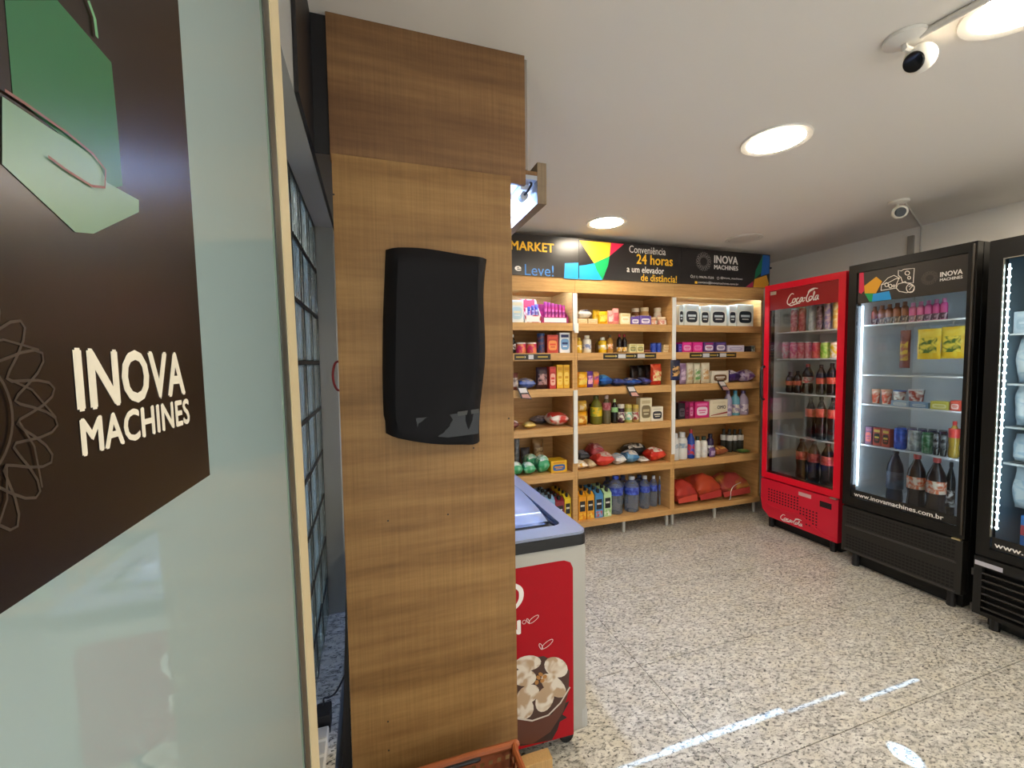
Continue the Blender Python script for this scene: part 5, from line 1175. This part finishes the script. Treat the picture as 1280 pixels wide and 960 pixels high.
for st, cl in (([(248, 318), (252, 275), (300, 225), (345, 205), (385, 225), (362, 275), (362, 300), (248, 318)], True), ([(252, 275), (300, 262), (360, 230), (388, 228)], False),
               ([(378, 168), (400, 172), (420, 160), (498, 152), (490, 262), (440, 262), (430, 250), (410, 258), (398, 222), (378, 205)], True), ([(375, 270), (420, 258), (470, 268), (500, 292), (485, 325), (440, 335), (385, 325), (362, 300)], True),
               (ellipse(445, 188, 17, 15), True), (ellipse(459, 223, 11, 11), True), (ellipse(468, 302, 30, 32), True), (ellipse(290, 275, 13, 15), True), (ellipse(318, 285, 12, 13), True), (ellipse(345, 285, 8, 8), True), ([(455, 290), (475, 280), (485, 285), (470, 300), (460, 315)], False)):
    ribbon(ic, FA2, [c5(*p) for p in st], w_, cl)
obj('cheese_drawing', ic, mat('efe9dc', 0.4), hd, local=True)
e_ = c5(612, 225); obj('emblem', emblem(FA2, e_[0], e_[1], 0.042, 0.0016), mat('5c554c', 0.4), hd, local=True)
def atext(s, x0, x1, yt, yb, m, par, b_=0.02):
    a_, c_ = c5(x0, (yt+yb)/2), c5(x1, (yt+yb)/2); z0 = (c5(x0, yb)[1]+c5(x1, yb)[1])/2; z1 = (c5(x0, yt)[1]+c5(x1, yt)[1])/2
    obj('lettering', text(s, FA2, a_[0], c_[0], z0, z1, b_), m, par, local=True)
obj('lettering', text('INOVA', FA2, AC-1.643, AC-1.540, 1.963, 1.992, 0.02), WHT, hd, local=True)
obj('lettering', text('MACHINES', FA2, AC-1.643, AC-1.540, 1.938, 1.955, 0.015), WHT, hd, local=True)
ub = obj('address_band', bx(((ag[0]+0.002, 0.0095, 0.503), (ag[1]-0.002, 0.0115, 0.556))), mat('1a1917', 0.35), df, local=True)
obj('lettering', text('www.inovamachines.com.br', FA2, AC-2.078, AC-1.578, 0.512, 0.542, 0.012), WHT, ub, local=True)
for sx in (ag[0]+0.004, ag[1]-0.014):
    obj('led_strip', bx(((sx+0.003, 0.052, 0.58), (sx+0.009, 0.058, 1.85))), LEDC, ac, local=True)
# lower grille: two rows of slots between rolled edges
gr = obj('grille', bx(((-h+0.004, -0.004, 0.100), (h-0.004, 0.056, 0.425)), bev=0.006), mat('262422', 0.4, 0, 0.4), ac, local=True)
gs = B()
for r0, r1 in ((0.315, 0.400), (0.135, 0.220)):
    for i in range(30):
        for j in range(5):
            x_ = -h+0.045+i*(2*h-0.09)/29; z_ = r0+(r1-r0)*j/4
            box(gs, (x_-0.0075, -0.0050, z_-0.0055), (x_+0.0075, -0.0041, z_+0.0055))
obj('vent_slots', gs, mat('060606', 0.7), gr, local=True, kind='stuff')
for z_ in (0.290, 0.115): 
    b3 = B(); tube(b3, [(-h+0.03, -0.006, z_), (h-0.03, -0.006, z_)], 0.007, 8); obj('grille_edge', b3, mat('3a3634', 0.35), gr, local=True, smooth=True)
obj('hinge', bx(((h-0.05, -0.018, 0.4255), (h-0.01, -0.0005, 0.4345))), mat('c8b88a', 0.3, 0.7), ac, local=True)
b3 = B(); tube(b3, [(h-0.014, -0.004, 0.46), (h-0.014, -0.004, 2.12)], 0.006, 8); obj('door_moulding', b3, mat('3b342c', 0.3), df, local=True, smooth=True)
AXS = AX+0.10
def as_(*a, **k): stock(ac, *a, **k)
for i in range(5):
    x0 = 1085.5+9.6*i; as_(AXS+0.04, x0, x0+9.2, 383.5-1.6*i, 1.718, 'bottle', 'chocolate_drink', ORD[i]+' small brown drink bottle from the red cooler on the top shelf', 'bottle', '8a4a30', '6a3a28', '3a2420', style='squat', lab=(0.04, 0.34), c4='d8c8b8', group='brown drink bottles')
for i in range(5):
    x0 = 1134+9.8*i; as_(AXS+0.04, x0, x0+9.4, 378.5-1.5*i, 1.718, 'bottle', 'strawberry_drink', ORD[i]+' small pink drink bottle counted from the brown bottles', 'bottle', 'd85a98', 'e88ab8', '5a3048', style='squat', lab=(0.04, 0.34), c4='e8c8d8', group='pink drink bottles')
def hang(px0, px1, yt, yb, X, name, label, c1, c2, c3, seed, th=0.03):
    a_ = onx(px0, (yt+yb)/2, X).y; b2 = onx(px1, (yt+yb)/2, X).y; z1 = onx((px0+px1)/2, yt, X).z; z0 = onx((px0+px1)/2, yb, X).z
    put(name, label, 'packet', p_bag(a_-b2, z1-z0, th, c1, c2, c3, seed=seed), (X, (a_+b2)/2, z0), -math.pi/2)
    bm = B(); ym = (a_+b2)/2; tube(bm, spline([(X, ym, z1-0.004), (X-0.004, ym, z1+0.02), (X+0.006, ym, 1.711)], 4), 0.002, 6)
    obj('hook', bm, mat('c8c8c8', 0.3, 0.8), [o for o in bpy.data.objects if o.name.startswith(name)][-1])
hang(1125, 1138, 413, 460, AXS+0.10, 'sausage_pack', 'slim brown and gold sausage pack hanging below the top shelf', '6a342c', 'c8a83a', '8a4a40', 101)
for i, (a_, b2) in enumerate(((1147, 1176), (1176.5, 1206))): hang(a_, b2, 411-3*i, 449-1*i, AXS+0.03+0.03*i, 'cheese_pack', ('yellow cheese pack hanging in the middle of the cooler', 'yellow cheese pack hanging by the door hinge')[i], 'e0b81c', '4a6a2c', 'e8d04a', 102+i, 0.025)
for i, (x0, x1, yt, c1, c2, c3, lb) in enumerate(((1084, 1097, 486.5, 'c8502a', 'e8d8c0', 'd8a888', 'orange and white cup first on the third shelf'), (1098, 1111, 487, 'b84828', 'e0cdb8', 'd8a888', 'orange and white cup second on the third shelf'), (1112, 1128, 488, 'e0dccf', '8a3a2c', '4a6aa8', 'white cup with blue lid on the third shelf'), (1130, 1150, 487, '9c3a2c', 'e6dfd2', 'c8c0b8', 'red and white cup on the third shelf'))):
    as_(AXS+0.06, x0, x1, yt, 1.165, 'cup', 'yogurt_cup', lb, 'cup', c1, c2, c3, group='cups on the third shelf')
for i, (x0, x1, yt, c1, c2, c3, lb) in enumerate(((1113, 1136, 501, '9ab4cc', 'd8dcd8', 'b8c8d4', 'flat pale blue tray on the third shelf'), (1137, 1160, 503, '7a98b8', 'b8c4cc', '98b0c8', 'flat blue tray on the third shelf'), (1162, 1186, 502, 'd0c85a', 'e8e4a8', 'c8c048', 'flat yellow-green tray on the third shelf'), (1187, 1200, 501, 'c84a34', 'e8c8b8', 'd8604a', 'flat orange tray by the hinge'))):
    as_(AXS-0.005, x0, x1, yt, 1.165, 'box', 'spread_tub', lb, 'tub', c1, c2, c3, d=0.06, group='flat tubs on the third shelf')
for i, (x0, x1, yt, c1, c2, c3, lb) in enumerate(((1081, 1090, 533.5, '5a1e4a', 'c84a3a', '8a2a50', 'purple and red drink box first on the fourth shelf'), (1091, 1101, 535, 'a83a30', '2a1a1c', 'd8b84a', 'red drink box second on the fourth shelf'), (1102, 1112, 536.5, 'b8483a', '3a1a1c', 'd8b84a', 'red drink box third on the fourth shelf'))):
    as_(AXS, x0, x1, yt, 0.877, 'box', 'drink_box', lb, 'drink box', c1, c2, c3, d=0.05)
for i, (x0, x1, yt, c1, c2, c3, lb) in enumerate(((1113.5, 1129, 536, '1f4ab0', '3a6ad8', '3a6ae0', 'blue can on the fourth shelf'), (1130.5, 1147, 539, 'b0b8b8', '8a9498', 'c0c8c8', 'silver can on the fourth shelf'), (1148.5, 1163, 541, '2a6a3a', '7a9a80', '4a8a5a', 'green can on the fourth shelf'), (1164.5, 1172.5, 541, '18181a', '8a8c8a', '2a2a2c', 'slim black can on the fourth shelf'), (1173.5, 1181.5, 543, '202022', '7a7c7a', '2a2a2c', 'slim black can beside the yellow bottle'))):
    as_(AXS, x0, x1, yt, 0.877, 'can', 'drink_can', lb, 'can', c1, c2, c3, group='cans in the black cooler')
for i in range(5):
    x0 = 1118+13*i; as_(AXS+0.11, x0, x0+11.5, 533.5+1.2*i, 0.877, 'can', 'drink_can', ('blue', 'violet', 'plum', 'navy', 'maroon')[i]+' can in the back row behind the front cans', 'can', ('2a3a9c', '3a2a6a', '4a2a5a', '2a2a4a', '5a2a3a')[i], '8a8ca8', '9a9ca0', group='back row of cans')
as_(AXS, 1182.5, 1197, 527, 0.877, 'bottle', 'yellow_soda_bottle', 'yellow soda bottle with red cap and red label', 'bottle', 'a8882a', 'c8302c', 'c8322c', style='soda', lab=(0.55, 0.80), c4='d8483a')
as_(AXS+0.05, 1104, 1124, 557, 0.4665, 'bottle', 'dark_blue_bottle', 'big dark bottle with grey-blue label on the cooler floor', 'bottle', '2a3444', '1c2028', '3a4658', style='soda', lab=(0.3, 0.6), c4='4a5a70')
for i, (x0, x1, yt) in enumerate(((1129, 1152, 567), (1152.5, 1177.5, 572))):
    as_(AXS, x0, x1, yt, 0.4665, 'bottle', 'orange_label_bottle', ('cola bottle with orange label beside the dark blue bottle', 'cola bottle with orange label nearer the hinge')[i], 'bottle', '241410', 'b83a34', 'd86a34', style='soda', lab=(0.42, 0.62), c4='e8d8c0')
as_(AXS+0.13, 1180, 1192, 578, 0.4665, 'bottle', 'dark_bottle', 'dark bottle behind the hinge side of the black cooler floor', 'bottle', '201a18', '2a2422', '5a4438', style='soda')

# ---- second black cooler at the edge of the picture
BX_, BL_, BR_ = 3.14, 1.392, 0.715; BC = (BL_+BR_)/2
bgl = (BC-1.338, BC-0.77, 0.452, 2.000)
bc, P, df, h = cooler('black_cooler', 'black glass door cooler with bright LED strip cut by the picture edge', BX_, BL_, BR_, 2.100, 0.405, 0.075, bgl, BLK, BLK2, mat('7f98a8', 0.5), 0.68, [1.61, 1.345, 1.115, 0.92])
obj('led_strip', bx(((bgl[0]+0.012, 0.020, 0.56), (bgl[0]+0.018, 0.026, 1.97))), emit((0.62, 0.85, 1.0), 1.6), bc, local=True)
bm = B()
for i in range(34): box(bm, (bgl[0]+0.010, 0.0170, 0.57+i*0.0415), (bgl[0]+0.024, 0.0198, 0.576+i*0.0415))
obj('led_chips', bm, emit((0.8, 0.93, 1.0), 10.0), bc, local=True, kind='stuff')
obj('chrome_edge', bx(((bgl[0], -0.0012, 0.52), (bgl[0]+0.004, 0.0118, 2.0)), ((bgl[0]+0.004, -0.0012, 1.996), (bgl[1], 0.0118, 2.0))), mat('a8a496', 0.3, 0.8), df, local=True)
ub = obj('address_band', bx(((bgl[0]+0.006, 0.0095, 0.456), (bgl[1]-0.002, 0.0115, 0.520))), mat('1a1917', 0.35), df, local=True)
obj('lettering', text('www.inovamachines.com.br', FA2, BC-1.322, BC-0.80, 0.468, 0.497, 0.012), WHT, ub, local=True)
gr = obj('grille_frame', bx(((-h+0.002, -0.012, 0.345), (h-0.002, 0.056, 0.398)), ((-h+0.002, -0.012, 0.078), (-h+0.035, 0.056, 0.345)), ((h-0.035, -0.012, 0.078), (h-0.002, 0.056, 0.345)), ((-h+0.035, -0.012, 0.078), (h-0.035, 0.056, 0.10)), ((-h+0.035, 0.02, 0.10), (h-0.035, 0.056, 0.345))), mat('181716', 0.4, 0, 0.35), bc, local=True)
for i in range(6):
    b3 = B(); prism(b3, [(-h+0.036, -0.010, 0.118+i*0.038), (-h+0.036, 0.018, 0.104+i*0.038), (-h+0.036, 0.018, 0.112+i*0.038), (-h+0.036, -0.010, 0.128+i*0.038)], (2*h-0.072, 0, 0)); obj('slat', b3, mat('2b2826', 0.35), gr, local=True)
obj('badge', bx(((-h+0.006, -0.0145, 0.352), (-h+0.115, -0.0125, 0.376))), mat('b8b6c0', 0.35), gr, local=True)
for z_ in (0.30, 0.10): obj('side_bracket', bx(((-h-0.014, 0.0, z_-0.02), (-h-0.0005, 0.05, z_+0.02)), bev=0.004), mat('3a3634', 0.4), bc, local=True)
ICEM = mat('d9e6ec', 0.35)
for i, (x0, x1, yt, zs_, lb) in enumerate(((1262, 1300, 389, 1.61, 'white block pack on the top shelf of the edge cooler'), (1262, 1300, 405, 1.345, 'white ice bag on the second shelf of the edge cooler'), (1258, 1300, 480, 1.115, 'white ice bag on the third shelf of the edge cooler'), (1256, 1300, 545, 0.92, 'white ice bag on the fourth shelf of the edge cooler'))):
    if i == 0: stock(bc, BX_+0.11, x0, x1, yt, zs_, 'box', 'ice_pack', lb, 'pack', 'd4e2ea', 'c0d4de', 'e4eef2', d=0.10)
    else: stock(bc, BX_+0.11, x0, x1, yt, zs_, 'bag', 'ice_bag', lb, 'bag', 'd4e4ec', 'e6f0f2', 'c0d8e4', d=0.16, seed=110+i)
stock(bc, BX_+0.13, 1251, 1300, 585, 0.66, 'bag', 'ice_bag', 'white ice bag above the coloured boxes', 'bag', 'd4e4ec', 'e6f0f2', 'c0d8e4', d=0.16, seed=115)
zz = 0.4355
for i, (c1, c2) in enumerate((('2a6ac0', 'e8c83a'), ('2f74c8', 'e8e0d0'), ('c83a4a', 'e8a03a'), ('2a78c8', 'f0d84a'))):
    w_ = 0.34; put('frozen_meal_box', ('blue and yellow box at the bottom of the stack', 'blue and white box second in the stack', 'red and orange box third in the stack', 'blue and yellow box on top of the stack')[i] + ' in the edge cooler', 'box', p_box(w_, 0.052, 0.16, c1, c2, c2), (BX_+0.19, 1.10, zz+i*0.0535), -math.pi/2, 'frozen boxes stacked in the edge cooler')
